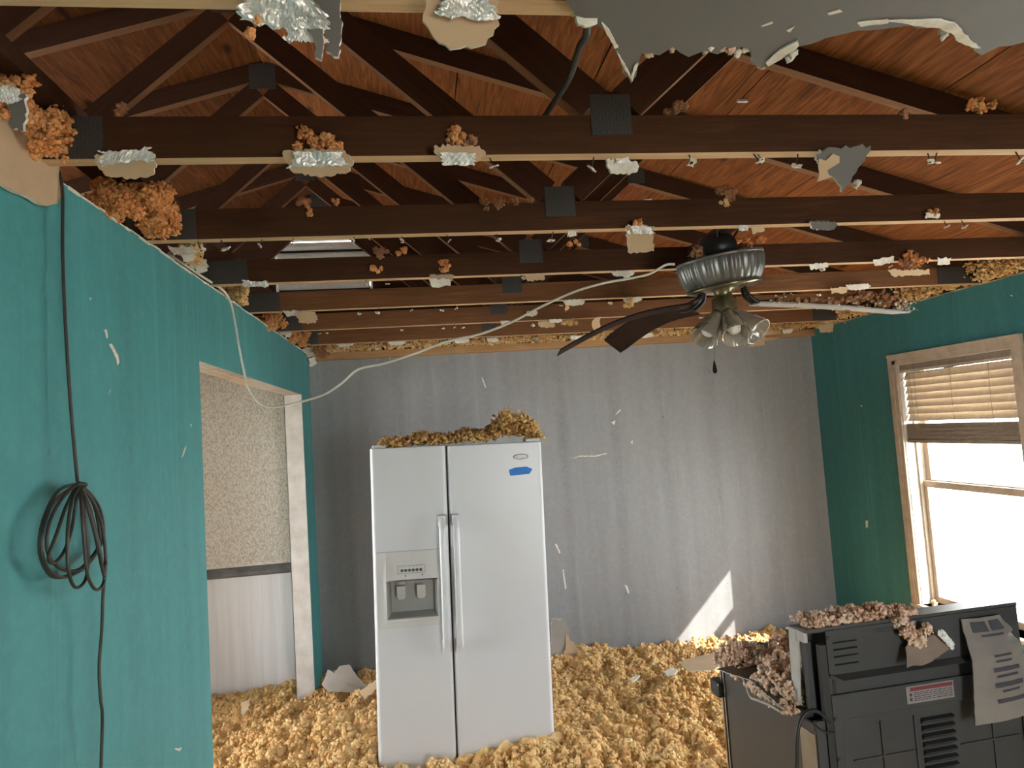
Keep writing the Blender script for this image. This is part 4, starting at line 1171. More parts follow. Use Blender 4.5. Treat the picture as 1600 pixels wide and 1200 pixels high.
# cord, wire
w0 = lambda x, y, yy: sloc(x, y, 'y', yy)
cpts = [w0(1297, 1128, 0.0), w0(1278, 1112, 0.0), w0(1262, 1112, -0.005), w0(1250, 1128, -0.01), w0(1245, 1155, -0.01), w0(1244, 1200, -0.01), w0(1236, 1260, -0.01)]
def smoothpath(pts, n=6):
    P = [Vector(p) for p in pts]; out = []
    for i in range(len(P) - 1):
        a, b_, c, d = P[max(i - 1, 0)], P[i], P[i + 1], P[min(i + 2, len(P) - 1)]
        for k in range(n):
            t = k / n
            out.append(0.5 * ((2 * b_) + (c - a) * t + (2 * a - 5 * b_ + 4 * c - d) * t * t + (3 * b_ - a - 3 * c + d) * t ** 3))
    out.append(P[-1]); return out
MB().tube(smoothpath(cpts), 0.006, 8).build('power_cord', M_dark, st, local=True, smooth=True)
MB().tube([w0(1252, 1120, 0.02), w0(1270, 1130, 0.01), w0(1288, 1144, -0.008), w0(1305, 1145, -0.010)], 0.0025, 6).build('zip_tie', M_dark, st, local=True)
# insulation and sheets lying on the range
def swl(x, y, z): return RM @ Vector((x, y, z))
def stove_side(x, y):
    h = 0.045 + 0.04 * vnoise(x * 14, y * 14, 7) + 0.065 * np.exp(-(((x - 1.20) / 0.07) ** 2 + ((y - 2.12) / 0.09) ** 2))
    h = h + 0.02 * np.exp(-(((x - 1.12) / 0.05) ** 2 + ((y - 2.5) / 0.07) ** 2))
    return h * np.clip((x - 1.06 - 0.0) / 0.03, 0, 1) * np.clip((y - 2.05) / 0.02, 0, 1) * np.clip((vnoise(x * 9 + 3, y * 9, 12) - 0.12) * 5, 0, 1)
pile('insulation_heap', 'pinkish insulation heap spilled over the left end of the range top', stove_side, 5200, 0.0072, M_ins_pk, 61, (1.05, 1.42, 2.04, 2.56, SHT + 0.012))
def stove_top(x, y):
    return (0.06 + 0.05 * vnoise(x * 11, y * 11, 15)) * np.clip((x - 1.34) / 0.08, 0, 1)
pile('insulation_heap', 'insulation heap along the rear of the range top behind its back guard', stove_top, 3200, 0.0075, M_ins_pk, 63, (1.32, 1.86, 2.12, 2.60, SHT + 0.02))
gv, gf, rg2 = [], [], np.random.default_rng(77)
n = 1700
X = rg2.uniform(0.02, 0.40, n); Y = rg2.uniform(0.008, 0.09, n)
H = (0.008 + 0.036 * np.clip(1 - 1.2 * worley(X * 17, Y * 6, 31), 0, 1)) * np.clip((0.42 - X) / 0.06, 0, 1)
P = np.array([list(swl(x, y, GT - 0.002 + h * q)) for x, y, h, q in zip(X, Y, H, rg2.random(n))])
Vq, Fq2 = lumps(P, 0.0058 * rg2.uniform(0.5, 1.3, n), 78, 0.5)
o = link('insulation_heap', fastmesh('insulation_heap', Vq, Fq2, M_ins_pk)); tag(o, 'thin ridge of pale insulation along the top of the range back guard', 'insulation', None, 'stuff')
# torn sheets on the range's left top edge
def loose_sheet(name, label, cat, P3, th, mats, seed, nrm=None, amp=0.004):
    """torn flat piece through world points P3 (planar fit of first three)"""
    o = Vector(P3[0]); u = (Vector(P3[1]) - o).normalized(); n = u.cross(Vector(P3[2]) - o).normalized(); v = n.cross(u)
    q = [((Vector(p) - o).dot(u), (Vector(p) - o).dot(v)) for p in P3]
    mb = MB(); slab(mb, jag(q, amp, 0.012, seed), o, u, v, th, (0, 1, 2))
    ob = mb.build(name, mats, None); tag(ob, label, cat)
    return ob
zt = SHT + 0.03
sheet = [at(1143, 1003, 'Z', zt + 0.02), at(1262, 1046, 'Z', zt + 0.035), at(1262, 1022, 'Z', zt + 0.035), at(1205, 1010, 'Z', zt + 0.02)]
loose_sheet('board_scrap', 'gray flat board lying across the range top under the insulation', 'board', sheet, 0.006, [M_back, M_back, M_steel], 9)
zt2 = SHT + 0.045
sh2 = [at(1118, 1045, 'Z', zt2), at(1180, 1032, 'Z', zt2), at(1232, 1062, 'Z', zt2), at(1215, 1100, 'Z', zt2), at(1172, 1062, 'Z', zt2)]
loose_sheet('paper_scrap', 'dark torn paper sheet draped over the front left corner of the range', 'paper', sh2, 0.003, [M_steel, M_steel, M_side], 10)
tw = [at(x, y, 'Y', yy) for x, y, yy in ((1143, 1036, 2.44), (1154, 1044, 2.40), (1163, 1062, 2.33), (1172, 1088, 2.22), (1184, 1094, 2.17), (1203, 1102, 2.10), (1218, 1111, 2.05))]
ob = MB().tube(smoothpath(tw, 4), 0.0045, 6).build('paper_strip', M_side, None); tag(ob, 'pale twisted paper strip hanging along the range side edge', 'paper')
# chunk resting on the guard: insulation tuft with paper
gc = thing('insulation_chunk', 'insulation tuft with torn brown paper hung over the middle of the range back guard', 'insulation', swl(0.325, -0.02, GT - 0.06))
c = swl(0.318, -0.005, GT - 0.002)
tuft('fluff', c, (0.036, 0.03, 0.036), 700, 0.0052, M_ins_pk, 81, gc)
c = swl(0.35, -0.03, GT - 0.050)
tuft('fluff', c, (0.05, 0.022, 0.04), 700, 0.0050, M_ins_pk, 82, gc)
P3 = [swl(*sloc(1415, 1012, 'y', -0.03)), swl(*sloc(1417, 1044, 'y', -0.05)), swl(*sloc(1450, 1036, 'y', -0.05)), swl(*sloc(1490, 1012, 'y', -0.05)), swl(*sloc(1465, 990, 'y', -0.03)), swl(*sloc(1430, 1000, 'y', -0.03))]
oV = Vector(P3[0]); u = (Vector(P3[3]) - oV).normalized(); nn = u.cross(Vector(P3[1]) - oV).normalized(); v = nn.cross(u)
mb = MB(); slab(mb, jag([((Vector(p) - oV).dot(u), (Vector(p) - oV).dot(v)) for p in P3], 0.003, 0.012, 4), oV, u, v, 0.006, (0, 1, 2))
mb.build('drywall_paper', [M_scrap, M_scrap, M_pap], gc)
mb = MB(); crumple(mb, swl(*sloc(1478, 998, 'y', -0.05)), (0.6, 0, -0.8), (0.8, 0, 0.6), 0.07, 0.022, 0.006, 3)
mb.build('foil', M_foil, gc)

# ================================================================== CEILING FAN
FC = Vector((1.19, 2.47, 2.35))
FM = Matrix.Translation(FC) @ Matrix.Rotation(R(-7.0), 4, 'Y') @ Matrix.Rotation(R(3), 4, 'X')
fan = thing('ceiling_fan', 'sooty hugger ceiling fan with drooping dark blades and four fluted glass lamp shades', 'fan', FC)
MB().lathe([(0.0001, 0.062), (0.150, 0.062), (0.161, 0.055), (0.164, 0.040), (0.163, 0.020), (0.156, -0.010), (0.143, -0.036), (0.130, -0.050), (0.0001, -0.050)], 160, 0, FM, 0.022, 32).build('motor_housing', M_motor, fan, smooth=True)
MB().lathe([(0.153, 0.062), (0.166, 0.060), (0.167, 0.050), (0.160, 0.048)], 48, 0, FM).build('rim_band', M_motor, fan, smooth=True)
MB().lathe([(0.128, -0.046), (0.142, -0.050), (0.144, -0.058), (0.126, -0.064), (0.0001, -0.064)], 48, 0, FM).build('trim_ring', M_brass, fan, smooth=True)
MB().lathe([(0.0001, 0.155), (0.055, 0.150), (0.075, 0.115), (0.080, 0.064), (0.0001, 0.064)], 24, 0, FM).build('canopy', M_dark, fan, smooth=True)
MB().box(FC.x - 0.02, FC.x + 0.02, 2.175, 2.745, ZT - 0.045, ZT - 0.010).build('mounting_bar', M_wood2, fan)
MB().tube([(FC.x + 0.01, FC.y - 0.01, ZT + 0.01), (FC.x, FC.y, FC.z + 0.14)], 0.022, 10).build('hanger', M_dark, fan)
for sx_ in (-1, 1):
    MB().tube([(FC.x + sx_ * 0.04, 2.25, ZT), (FC.x + sx_ * 0.05, 2.36, ZT - 0.02), (FC.x + sx_ * 0.03, 2.42, FC.z + 0.12)], 0.004, 6).build('wire', M_dark, fan)
MB().lathe([(0.050, -0.060), (0.034, -0.075), (0.030, -0.095), (0.047, -0.100), (0.047, -0.165), (0.040, -0.172), (0.0001, -0.175)], 28, 0, Matrix.Translation(FC)).build('light_hub', M_brass, fan, smooth=True)
tuft('fluff', (FC.x - 0.10, FC.y - 0.06, FC.z + 0.078), (0.05, 0.05, 0.022), 60, 0.010, M_ins_dk, 91, fan)
tuft('fluff', (FC.x + 0.10, FC.y - 0.04, FC.z + 0.080), (0.05, 0.05, 0.014), 40, 0.009, M_ins_dk, 92, fan)
# lamp shades
for i, (ang, tilt) in enumerate(((200, 42), (262, 40), (305, 48), (10, 46))):
    a = R(ang); d = Vector((math.cos(a), math.sin(a), 0))
    ax = (d * math.sin(R(tilt)) + Vector((0, 0, -math.cos(R(tilt))))).normalized()
    org = FC + Vector((0, 0, -0.170)) + d * 0.042
    mt = Matrix.Translation(org) @ ax.to_track_quat('Z', 'Y').to_matrix().to_4x4()
    MB().lathe([(0.024, -0.006), (0.026, 0.0), (0.032, 0.018), (0.042, 0.060), (0.0535, 0.112), (0.055, 0.120), (0.053, 0.120), (0.0405, 0.060), (0.030, 0.018)], 60, 0, mt, 0.025, 20).build('lamp_shade', M_shade, fan, smooth=True)
    MB().lathe([(0.0001, -0.022), (0.020, -0.020), (0.027, -0.004), (0.025, 0.006), (0.0001, 0.006)], 20, 0, mt).build('shade_fitter', M_brass, fan, smooth=True)
    MB().lathe([(0.012, 0.0), (0.013, 0.02), (0.024, 0.050), (0.028, 0.070), (0.022, 0.090), (0.010, 0.098), (0.0001, 0.0985)], 20, 0, mt).build('bulb', M_bulb, fan, smooth=True)
    MB().tube([FC + Vector((0, 0, -0.14)) + d * 0.03, FC + Vector((0, 0, -0.15)) + d * 0.052, org - ax * 0.010], 0.008, 8).build('lamp_arm', M_brass, fan)
pc = at(1117, 545, 'Y', 2.40); pe = at(1117, 578, 'Y', 2.40)
MB().tube([FC + Vector((-0.02, -0.045, -0.165)), tuple(pc), (pe[0], pe[1], pe[2] + 0.03)], 0.0013, 5).build('pull_chain', M_brass, fan)
MB().lathe([(0.001, 0.040), (0.003, 0.034), (0.0075, 0.010), (0.0085, 0.0), (0.006, -0.007), (0.0001, -0.010)], 14, 0, Matrix.Translation((pe[0], pe[1], pe[2] - 0.004))).build('chain_pendant', M_blade, fan, smooth=True)
# blades: root at the hub ring, tip where it droops to
def blade(root, tip, wdt, mat, roll=0.0, sag=0.035, ntip=1.0, under=None):
    root, tip = Vector(root), Vector(tip)
    ax = (tip - root); ln = ax.length
    h = Vector((ax.x, ax.y, 0)).normalized(); pr = Vector((-h.y, h.x, 0))
    n = 12; top, bot = [], []
    for i in range(n + 1):
        t = i / n
        c = root + ax * t + Vector((0, 0, sag * math.sin(t * math.pi)))
        ww = wdt * (0.78 + 0.22 * min(1, t * 1.6)) * (1.0 if t < 0.96 else 0.92)
        cpr = (pr * math.cos(roll * (0.4 + 0.6 * t)) + Vector((0, 0, 1)) * math.sin(roll * (0.4 + 0.6 * t)))
        for q in (-0.5, 0.5):
            p = c + cpr * ww * q
            top.append(p + Vector((0, 0, 0.003))); bot.append(p - Vector((0, 0, 0.003)))
    m_ = len(top)
    mb = MB()
    V = top + bot
    mb.add(V, [(2 * i, 2 * i + 2, 2 * i + 3, 2 * i + 1) for i in range(n)], 0)
    mb.add(V, [(m_ + 2 * i, m_ + 2 * i + 2, m_ + 2 * i + 3, m_ + 2 * i + 1) for i in range(n)], 1)
    mb.add(V, [(2 * i, 2 * i + 2, m_ + 2 * i + 2, m_ + 2 * i) for i in range(n)] + [(2 * i + 1, 2 * i + 3, m_ + 2 * i + 3, m_ + 2 * i + 1) for i in range(n)] + [(0, 1, m_ + 1, m_), (2 * n, 2 * n + 1, m_ + 2 * n + 1, m_ + 2 * n)], 0 if under is None else 1)
    o = mb.build('blade', [mat, under or mat], fan)
    # iron arm from the motor to the blade root
    hub = FC + h * 0.085 + Vector((0, 0, -0.058))
    am = MB()
    for q in (-0.018, 0.018):
        am.tube(smoothpath([hub + pr * q * 0.6, hub + h * 0.012 + pr * q + Vector((0, 0, -0.035)), root + pr * q + Vector((0, 0, 0.004)) + h * 0.01, root + ax * 0.10 + pr * q * 1.4 + Vector((0, 0, 0.012))], 5), 0.0075, 8)
    am.build('blade_arm', M_dark, fan, smooth=True)
    return o
tipR = at(1408, 489, 'Y', 2.47); rootR = FC + Vector((0.125, 0.0, -0.125))
blade(rootR, tipR, 0.115, M_blade, roll=R(7), sag=0.006, under=M_bladelt)
tipA = at(957, 541, 'Y', 2.90); dA = (Vector((tipA[0], tipA[1], 0)) - Vector((FC.x, FC.y, 0))).normalized()
blade(FC + dA * 0.135 + Vector((0, 0, -0.125)), tipA, 0.135, M_blade, roll=R(24))
tipB = at(873, 551, 'Y', 2.52); dB = (Vector((tipB[0], tipB[1], 0)) - Vector((FC.x, FC.y, 0))).normalized()
blade(FC + dB * 0.135 + Vector((0, 0, -0.120)), tipB, 0.115, M_blade, roll=R(6))
ax = Vector(tipR) - Vector(rootR)
cA = Vector(rootR) + ax * 0.80
rgx = np.random.default_rng(17); n = 520
t = rgx.beta(2.6, 1.1, n) * 0.95 + 0.03
base = np.array([list(Vector(rootR) + ax * float(q) + Vector((0, 0, 0.006 * math.sin(q * math.pi)))) for q in t])
hgt = (0.010 + 0.055 * np.exp(-((t - 0.78) / 0.16) ** 2)) * rgx.random(n) ** 0.6
P = base + np.stack([rgx.normal(0, .01, n), rgx.uniform(-0.055, 0.055, n), hgt + 0.006], -1)
Vq, Fq2 = lumps(P, rgx.uniform(0.005, 0.0125, n), 18)
o = link('insulation_heap', fastmesh('insulation_heap', Vq, Fq2, M_ins_dk)); tag(o, 'dark reddish insulation heap lying on the right fan blade', 'insulation', None, 'stuff')
n = 90
t = np.concatenate([rgx.uniform(0.05, 1.0, 50), rgx.uniform(0.9, 1.03, 40)])
P = np.array([list(Vector(rootR) + ax * float(q) + Vector((0, 0, 0.006))) for q in t]) + np.stack([rgx.normal(0, .012, n), rgx.uniform(-0.075, -0.03, n), rgx.uniform(-0.010, 0.03, n)], -1)
Vq, Fq2 = lumps(P, rgx.uniform(0.0022, 0.0055, n), 19, 0.6)
o = link('plaster_crumbs', fastmesh('plaster_crumbs', Vq, Fq2, M_gyp)); tag(o, 'white plaster crumbs clinging to the front edge of the right fan blade', 'plaster', None, 'stuff')

# ================================================================== CABLES
wc = [(1054, 413, 'Y', 2.42), (1040, 414, 'Y', 2.44), (1015, 428, 'Y', 2.45), (985, 435, 'Y', 2.46), (945, 442, 'Y', 2.48), (900, 455, 'Y', 2.50), (850, 477, 'Y', 2.52), (800, 503, 'Y', 2.55), (750, 522, 'Y', 2.58), (700, 533, 'Y', 2.61), (650, 552, 'Y', 2.66), (600, 568, 'Y', 2.70), (560, 577, 'Y', 2.73), (535, 598, 'Y', 2.75), (510, 615, 'Y', 2.78), (480, 625, 'Y', 2.80), (450, 633, 'Y', 2.83), (425, 636, 'Y', 2.85), (405, 629, 'Y', 2.86), (388, 605, 'Y', 2.86), (379, 570, 'Y', 2.86), (372, 535, 'Y', 2.86)]
Pw = [at(*q) for q in wc] + [at(367, 505, 'X', -0.745), at(361, 475, 'X', -0.76), at(350, 455, 'X', -0.775), at(333, 443, 'X', -0.785), np.array([-0.80, 2.60, 2.455]), np.array([-0.86, 2.50, 2.50])]
ob = MB().tube(smoothpath(Pw, 4), 0.0048, 8).build('power_cable', M_nm, None, smooth=True)
tag(ob, 'white cable swooping from the fan motor to the top of the teal wall', 'cable')
ck = thing('coiled_cable', 'black cable with a hanging tied coil in front of the left teal wall', 'cable', (-0.72, 1.575, 1.75))
top = [(-0.79, 1.612, 2.47), tuple(at(97, 292, 'X', -0.772)), tuple(at(98, 400, 'X', -0.768)), tuple(at(103, 520, 'X', -0.763)), tuple(at(111, 640, 'X', -0.757)), tuple(at(121, 752, 'X', -0.750))]
MB().tube(smoothpath(top, 5), 0.0036, 8).build('upper_run', M_cable, ck, smooth=True)
# loops of the coil: ellipses through the tie point
tie = Vector(at(124, 758, 'X', -0.748))
lp = [
 [(124, 756), (92, 766), (68, 812), (62, 862), (80, 900), (110, 898), (135, 880), (158, 850), (160, 815), (148, 782), (128, 760)],
 [(122, 757), (84, 785), (66, 835), (70, 880), (96, 902), (128, 890), (148, 868), (162, 838), (158, 800), (144, 775), (126, 759)],
 [(123, 756), (100, 775), (78, 815), (74, 860), (90, 885), (118, 892), (142, 872), (156, 845), (150, 800), (140, 775), (126, 760)],
 [(124, 758), (112, 785), (106, 830), (106, 880), (112, 910), (122, 918), (134, 905), (138, 870), (134, 820), (130, 780), (126, 760)],
 [(125, 759), (128, 800), (132, 850), (136, 895), (146, 918), (156, 920), (163, 905), (165, 870), (160, 825), (146, 785), (128, 762)],
 [(122, 758), (104, 790), (90, 830), (76, 870), (84, 880), (100, 862), (112, 828), (118, 790), (124, 762)],
 [(125, 760), (138, 795), (150, 840), (158, 880), (163, 900), (160, 880), (150, 830), (140, 790), (127, 762)],
]
cp2 = []
for i, L_ in enumerate(lp):
    xo = (-0.768, -0.762, -0.756, -0.738, -0.730, -0.750, -0.734)[i]
    n = len(L_)
    for j, q in enumerate(L_):
        xx_ = xo + 0.010 * math.sin(2 * math.pi * j / n) if 0 < j < n - 1 else -0.748
        cp2.append(tuple(at(q[0], q[1], 'X', xx_)))
MB().tube(smoothpath(cp2, 4), 0.0036, 7).build('coil', M_cable, ck, smooth=True)
tieobj = MB().tube([tie + Vector((0, -0.012, 0.004)), tie + Vector((0.012, 0, 0)), tie + Vector((0.0, 0.016, -0.002)), tie + Vector((-0.012, 0.0, 0))], 0.0055, 7)
tieobj.build('coil_tie', M_cable, ck, smooth=True)
low = [tuple(at(165, 878, 'X', -0.73)), tuple(at(161, 930, 'X', -0.735)), tuple(at(159, 985, 'X', -0.742)), tuple(at(155, 1040, 'X', -0.748)), tuple(at(157, 1090, 'X', -0.745)), tuple(at(160, 1120, 'X', -0.745)), tuple(at(158, 1200, 'X', -0.75)), (-0.75, 1.62, 0.7), (-0.72, 1.64, 0.25), (-0.64, 1.70, 0.12)]
MB().tube(smoothpath(low, 5), 0.0036, 8).build('lower_run', M_cable, ck, smooth=True)
bc_ = [(0.26, 0.90, 2.60), tuple(at(918, 30, 'Z', ZC - 0.002)), tuple(at(905, 75, 'Y', 1.16)), tuple(at(888, 125, 'Y', 1.30)), tuple(at(862, 165, 'Y', 1.46)), (0.335, 1.66, 2.57), (0.30, 1.9, 2.60)]
ob = MB().tube(smoothpath(bc_, 5), 0.0068, 10).build('black_cable', M_cable, None, smooth=True)
tag(ob, 'thick black cable crossing the first gap between trusses beside the gray ceiling edge', 'cable')

# ================================================================== SCRAPS HANGING FROM THE CHORDS
def chunk(label, x, y, Y, pieces, seed, cat='drywall', name='drywall_chunk', group=None):
    """pieces: ('board', dx, dy, w, h, mats, lean) / ('foil', dx, dy, w, h) / ('fluff', dx, dy, w, h, mat) in pixels around (x, y)"""
    o = at(x, y, 'Y', Y); s_ = 1.0 / F_PX * (np.asarray(o) - CAM) @ FWD
    t = thing(name, label, cat, tuple(o), group=group)
    rg = random.Random(seed)
    for i, p in enumerate(pieces):
        kind, dx, dy, w_, h_ = p[:5]
        c = Vector(at(x + dx, y + dy, 'Y', Y - 0.012 - 0.003 * i))
        W, H = w_ * s_, h_ * s_
        if kind == 'foil': c = Vector(at(x + dx, y + dy, 'Y', Y - 0.026 - 0.4 * max(0, -dy) * s_))
        if kind == 'board':
            mats = p[5]; lean = p[6] if len(p) > 6 else 0.35
            shp = p[7] if len(p) > 7 else [(-0.5, 0.42), (-0.1, 0.5), (0.38, 0.45), (0.5, 0.1), (0.40, -0.35), (0.05, -0.5), (-0.38, -0.40), (-0.48, 0.0)]
            q = [(a * W, b_ * H) for a, b_ in shp]
            mb = MB(); slab(mb, jag(q, (0.055 if h_ > 30 else 0.10) * min(W, H), max(0.005, 0.10 * min(W, H)), seed + i), c, (1, 0.12 * rg.uniform(-1, 1), 0.05 * rg.uniform(-1, 1)), (0, -lean, 1), 0.010, (0, 0, 1))
            # slab normal u x v points towards -Y for these axes: front face is the far side, same material both ways
            mb.build('board', mats, t)
        elif kind == 'foil':
            mb = MB(); crumple(mb, c + Vector((0, -0.006, 0)), (1, 0, rg.uniform(-.1, .1)), (0, -0.5, 1), W, H, 0.16 * H, seed + i, 16, 7)
            mb.build('foil', M_foil, t)
        elif kind == 'paper':
            mats = p[5]
            mb = MB(); slab(mb, jag([(-0.5 * W, 0.35 * H), (0.45 * W, 0.5 * H), (0.5 * W, -0.2 * H), (0.1 * W, -0.35 * H), (-0.35 * W, -0.5 * H)], 0.15 * min(W, H), max(0.006, 0.3 * min(W, H)), seed + i), c, (1, 0.1, rg.uniform(-.15, .15)), (0, -0.6, 1), 0.0025, (0, 0, 1))
            mb.build('paper', mats, t)
        else:
            m_ = p[5]
            n = int(min(1600, max(60, W * H / (0.0040 ** 2) * 0.9)))
            tuft('fluff', tuple(c + Vector((0, 0.004, 0))), (W * 0.5, min(0.03, W * 0.35), H * 0.5), n, 0.0047 if W > 0.05 else 0.0034, m_, seed + i, t)
    return t
BR = [M_paper, M_gyp]; GY = [M_ceil, M_gyp]; WH = [M_gyp, M_gyp]; PP = [M_paper, M_gyp]
rect = [(-0.5, 0.5), (0.5, 0.5), (0.46, 0.0), (0.5, -0.45), (0.1, -0.5), (-0.42, -0.48)]
tri = [(-0.5, 0.5), (0.5, 0.5), (0.36, 0.1), (0.12, -0.35), (0.02, -0.5), (-0.12, -0.2), (-0.36, 0.1)]
flap = [(-0.5, 0.5), (0.5, 0.5), (0.48, 0.0), (0.30, -0.5), (-0.10, -0.42), (-0.02, 0.0), (-0.2, 0.3)]
c0 = T(0) + 0.03
chunk('big crumpled foil bundle with a gray curved flap at the top edge', 450, 25, 0.97, [('board', 62, 18, 46, 92, GY, 0.2, flap), ('foil', -5, -2, 130, 60), ('foil', 28, 26, 70, 46), ('fluff', -50, 18, 42, 34, M_ins_or), ('board', 44, 48, 24, 44, GY, 0.2, flap)], 300, 'foil', 'foil_bundle')
chunk('round tan drywall chunk with foil on top, at the top edge middle of the picture', 720, 34, 0.97, [('board', 0, 4, 118, 76, BR, 0.35, [(-0.46, 0.45), (0.1, 0.5), (0.5, 0.48), (0.5, 0.0), (0.32, -0.36), (0.05, -0.42), (-0.16, -0.5), (-0.36, -0.3), (-0.5, 0.0)]), ('foil', 10, -20, 92, 34)], 310)
chunk('small white plaster knob where the thick black cable leaves the gray ceiling', 916, 25, 1.0, [('board', 0, 4, 38, 26, WH), ('fluff', -10, -18, 44, 26, M_ins_pk)], 320)
c1 = T(1)
chunk('foil faced drywall scrap at the left end of the wide first chord', 198, 254, c1, [('board', 2, 6, 84, 36, BR, 0.5), ('foil', 2, -8, 78, 24)], 330)
chunk('orange tuft over crumpled foil, left of the two clumps on the wide chord', 500, 240, c1, [('fluff', -3, -20, 92, 44, M_ins_or), ('board', 0, 14, 104, 40, BR, 0.5), ('foil', -2, 10, 98, 34)], 340, 'insulation', 'insulation_chunk')
chunk('orange tuft over torn tan paper, right of the two clumps on the wide chord', 718, 232, c1, [('fluff', -4, -24, 46, 46, M_ins_or), ('fluff', 16, -14, 34, 26, M_ins_dk), ('board', 0, 8, 80, 26, BR, 0.5), ('foil', -2, 18, 50, 18)], 350, 'insulation', 'insulation_chunk')
chunk('white plaster lump under the wide chord near its middle nail plate', 971, 259, c1, [('board', 0, 2, 54, 22, WH), ('foil', 0, -6, 30, 14)], 360)
chunk('gray painted drywall triangle pointing down from the wide chord, right part of the picture', 1314, 262, c1, [('board', 0, 4, 80, 66, GY, 0.35, tri), ('board', -4, -12, 88, 18, GY, 0.3), ('paper', -22, 2, 36, 40, BR), ('fluff', 26, 22, 14, 16, M_gyp)], 370)
chunk('dark tuft lying on the wide chord under the sloping plywood', 1404, 184, c1 + 0.02, [('fluff', 0, -4, 34, 18, M_ins_dk)], 380, 'insulation', 'insulation_tuft')
chunk('brown tuft lying on the wide chord, rightmost in the picture', 1525, 167, c1 + 0.02, [('fluff', 0, 0, 58, 26, M_ins_or)], 383, 'insulation', 'insulation_tuft')
chunk('brown tuft lying on the wide chord right of its middle nail plate', 1060, 172, c1 + 0.02, [('fluff', 0, 0, 56, 24, M_ins_dk)], 386, 'insulation', 'insulation_tuft')
chunk('thin dark tuft lying on the wide chord by its left nail plate', 190, 174, c1 + 0.02, [('fluff', 0, 0, 60, 12, M_ins_dk)], 389, 'insulation', 'insulation_tuft')
c2 = T(2)
chunk('brown tuft hanging down the face of the second chord, left part of the picture', 485, 330, c2, [('fluff', -2, 0, 22, 40, M_ins_or), ('fluff', -8, -18, 40, 14, M_ins_dk), ('fluff', 42, -16, 18, 12, M_ins_or)], 400, 'insulation', 'insulation_tuft')
chunk('dark tuft lying on the second chord left of its middle nail plate', 780, 316, c2, [('fluff', 0, -2, 60, 16, M_ins_dk), ('fluff', -22, 8, 12, 24, M_ins_dk), ('fluff', 50, -6, 30, 12, M_ins_dk)], 403, 'insulation', 'insulation_tuft')
chunk('ragged olive tuft stuck on the second chord above the fan', 1130, 306, c2, [('fluff', 0, -2, 42, 26, M_ins_dk), ('fluff', 4, 8, 20, 20, M_ins_floor)], 406, 'insulation', 'insulation_tuft')
chunk('tan drywall block with foil top under the second chord, left of the fan', 999, 368, c2, [('board', 0, 6, 46, 40, BR, 0.3, rect), ('foil', 2, -8, 48, 18), ('fluff', 2, -20, 26, 12, M_ins_or)], 409)
chunk('white foil scrap under the second chord above the fan motor', 1160, 357, c2, [('foil', 0, 0, 22, 14), ('paper', 24, 2, 24, 12, PP)], 412, 'foil', 'foil_scrap')
chunk('flat gray scrap under the second chord right of the fan motor', 1285, 352, c2, [('board', 0, 0, 48, 14, GY, 0.5)], 415)
chunk('small tuft with white paper on the second chord at the right', 1456, 333, c2, [('fluff', -2, -4, 22, 14, M_ins_or), ('paper', 0, 4, 28, 10, WH)], 418, 'insulation', 'insulation_tuft')
chunk('small white foil scrap under the second chord left of its middle nail plate', 893, 366, c2, [('foil', 0, 0, 20, 12), ('fluff', 4, 18, 22, 24, M_ins_or)], 421, 'foil', 'foil_scrap')
chunk('brown torn tuft behind the second chord between the fan and the right gap', 1180, 378, T(3) - 0.02, [('fluff', 0, -3, 34, 16, M_ins_or), ('fluff', -30, 0, 20, 10, M_ins_or)], 424, 'insulation', 'insulation_tuft')
c3 = T(3)
chunk('orange tuft on torn white paper under the third chord, left half of the picture', 691, 432, c3, [('fluff', 4, -14, 26, 24, M_ins_or), ('board', 0, 2, 38, 12, BR, 0.6), ('paper', -4, 10, 34, 16, WH)], 430, 'insulation', 'insulation_chunk')
chunk('white crumpled scrap under the third chord at its left nail plate', 400, 444, c3, [('foil', 0, 0, 36, 14)], 433, 'foil', 'foil_scrap')
chunk('brown tuft and long paper shred under the third chord near the right wall', 1420, 410, c3, [('fluff', 6, -4, 52, 26, M_ins_or), ('fluff', 0, 4, 30, 20, M_ins_dk), ('paper', 0, 16, 80, 12, PP), ('paper', -40, -2, 40, 12, WH)], 436, 'insulation', 'insulation_chunk')
chunk('white torn paper under the third chord just left of the fan motor', 973, 427, c3, [('board', 0, 0, 36, 9, WH, 0.5), ('paper', 6, 5, 12, 10, WH)], 439, 'paper', 'paper_scrap')
chunk('tan slanted paper scrap under the third chord behind the white cable', 836, 434, c3, [('paper', 0, 0, 32, 12, PP)], 442, 'paper', 'paper_scrap')
chunk('white torn paper under the third chord right of the fan motor', 1278, 416, c3, [('paper', 0, 0, 36, 10, WH)], 445, 'paper', 'paper_scrap')
chunk('brown tufts on the face of the third chord right of the gable vent', 592, 412, c3 - 0.01, [('fluff', -6, 8, 26, 14, M_ins_or), ('fluff', 2, -18, 28, 18, M_ins_dk), ('fluff', 40, -18, 26, 16, M_ins_or)], 448, 'insulation', 'insulation_tuft')
chunk('white torn paper under the third chord at its right heel plate', 1474, 408, c3, [('paper', 0, 0, 26, 14, WH)], 451, 'paper', 'paper_scrap')
c4 = T(4)
chunk('yellow tuft with white plaster under the fourth chord left of the fan lamps', 986, 470, c4, [('fluff', 0, 4, 32, 14, M_ins_floor), ('board', 2, -2, 30, 9, WH, 0.5)], 460, 'insulation', 'insulation_chunk')
chunk('white plaster with a yellow shred under the fourth chord beside the white cable', 895, 472, c4, [('board', 2, 0, 34, 10, WH, 0.5), ('fluff', -8, 8, 10, 18, M_ins_floor)], 463, 'insulation', 'insulation_chunk')
chunk('brown paper scrap under the fourth chord at its left nail plate', 474, 494, c4 + 0.02, [('board', 6, 2, 32, 20, BR, 0.3), ('paper', -14, -4, 34, 12, WH)], 466, 'paper', 'paper_scrap')
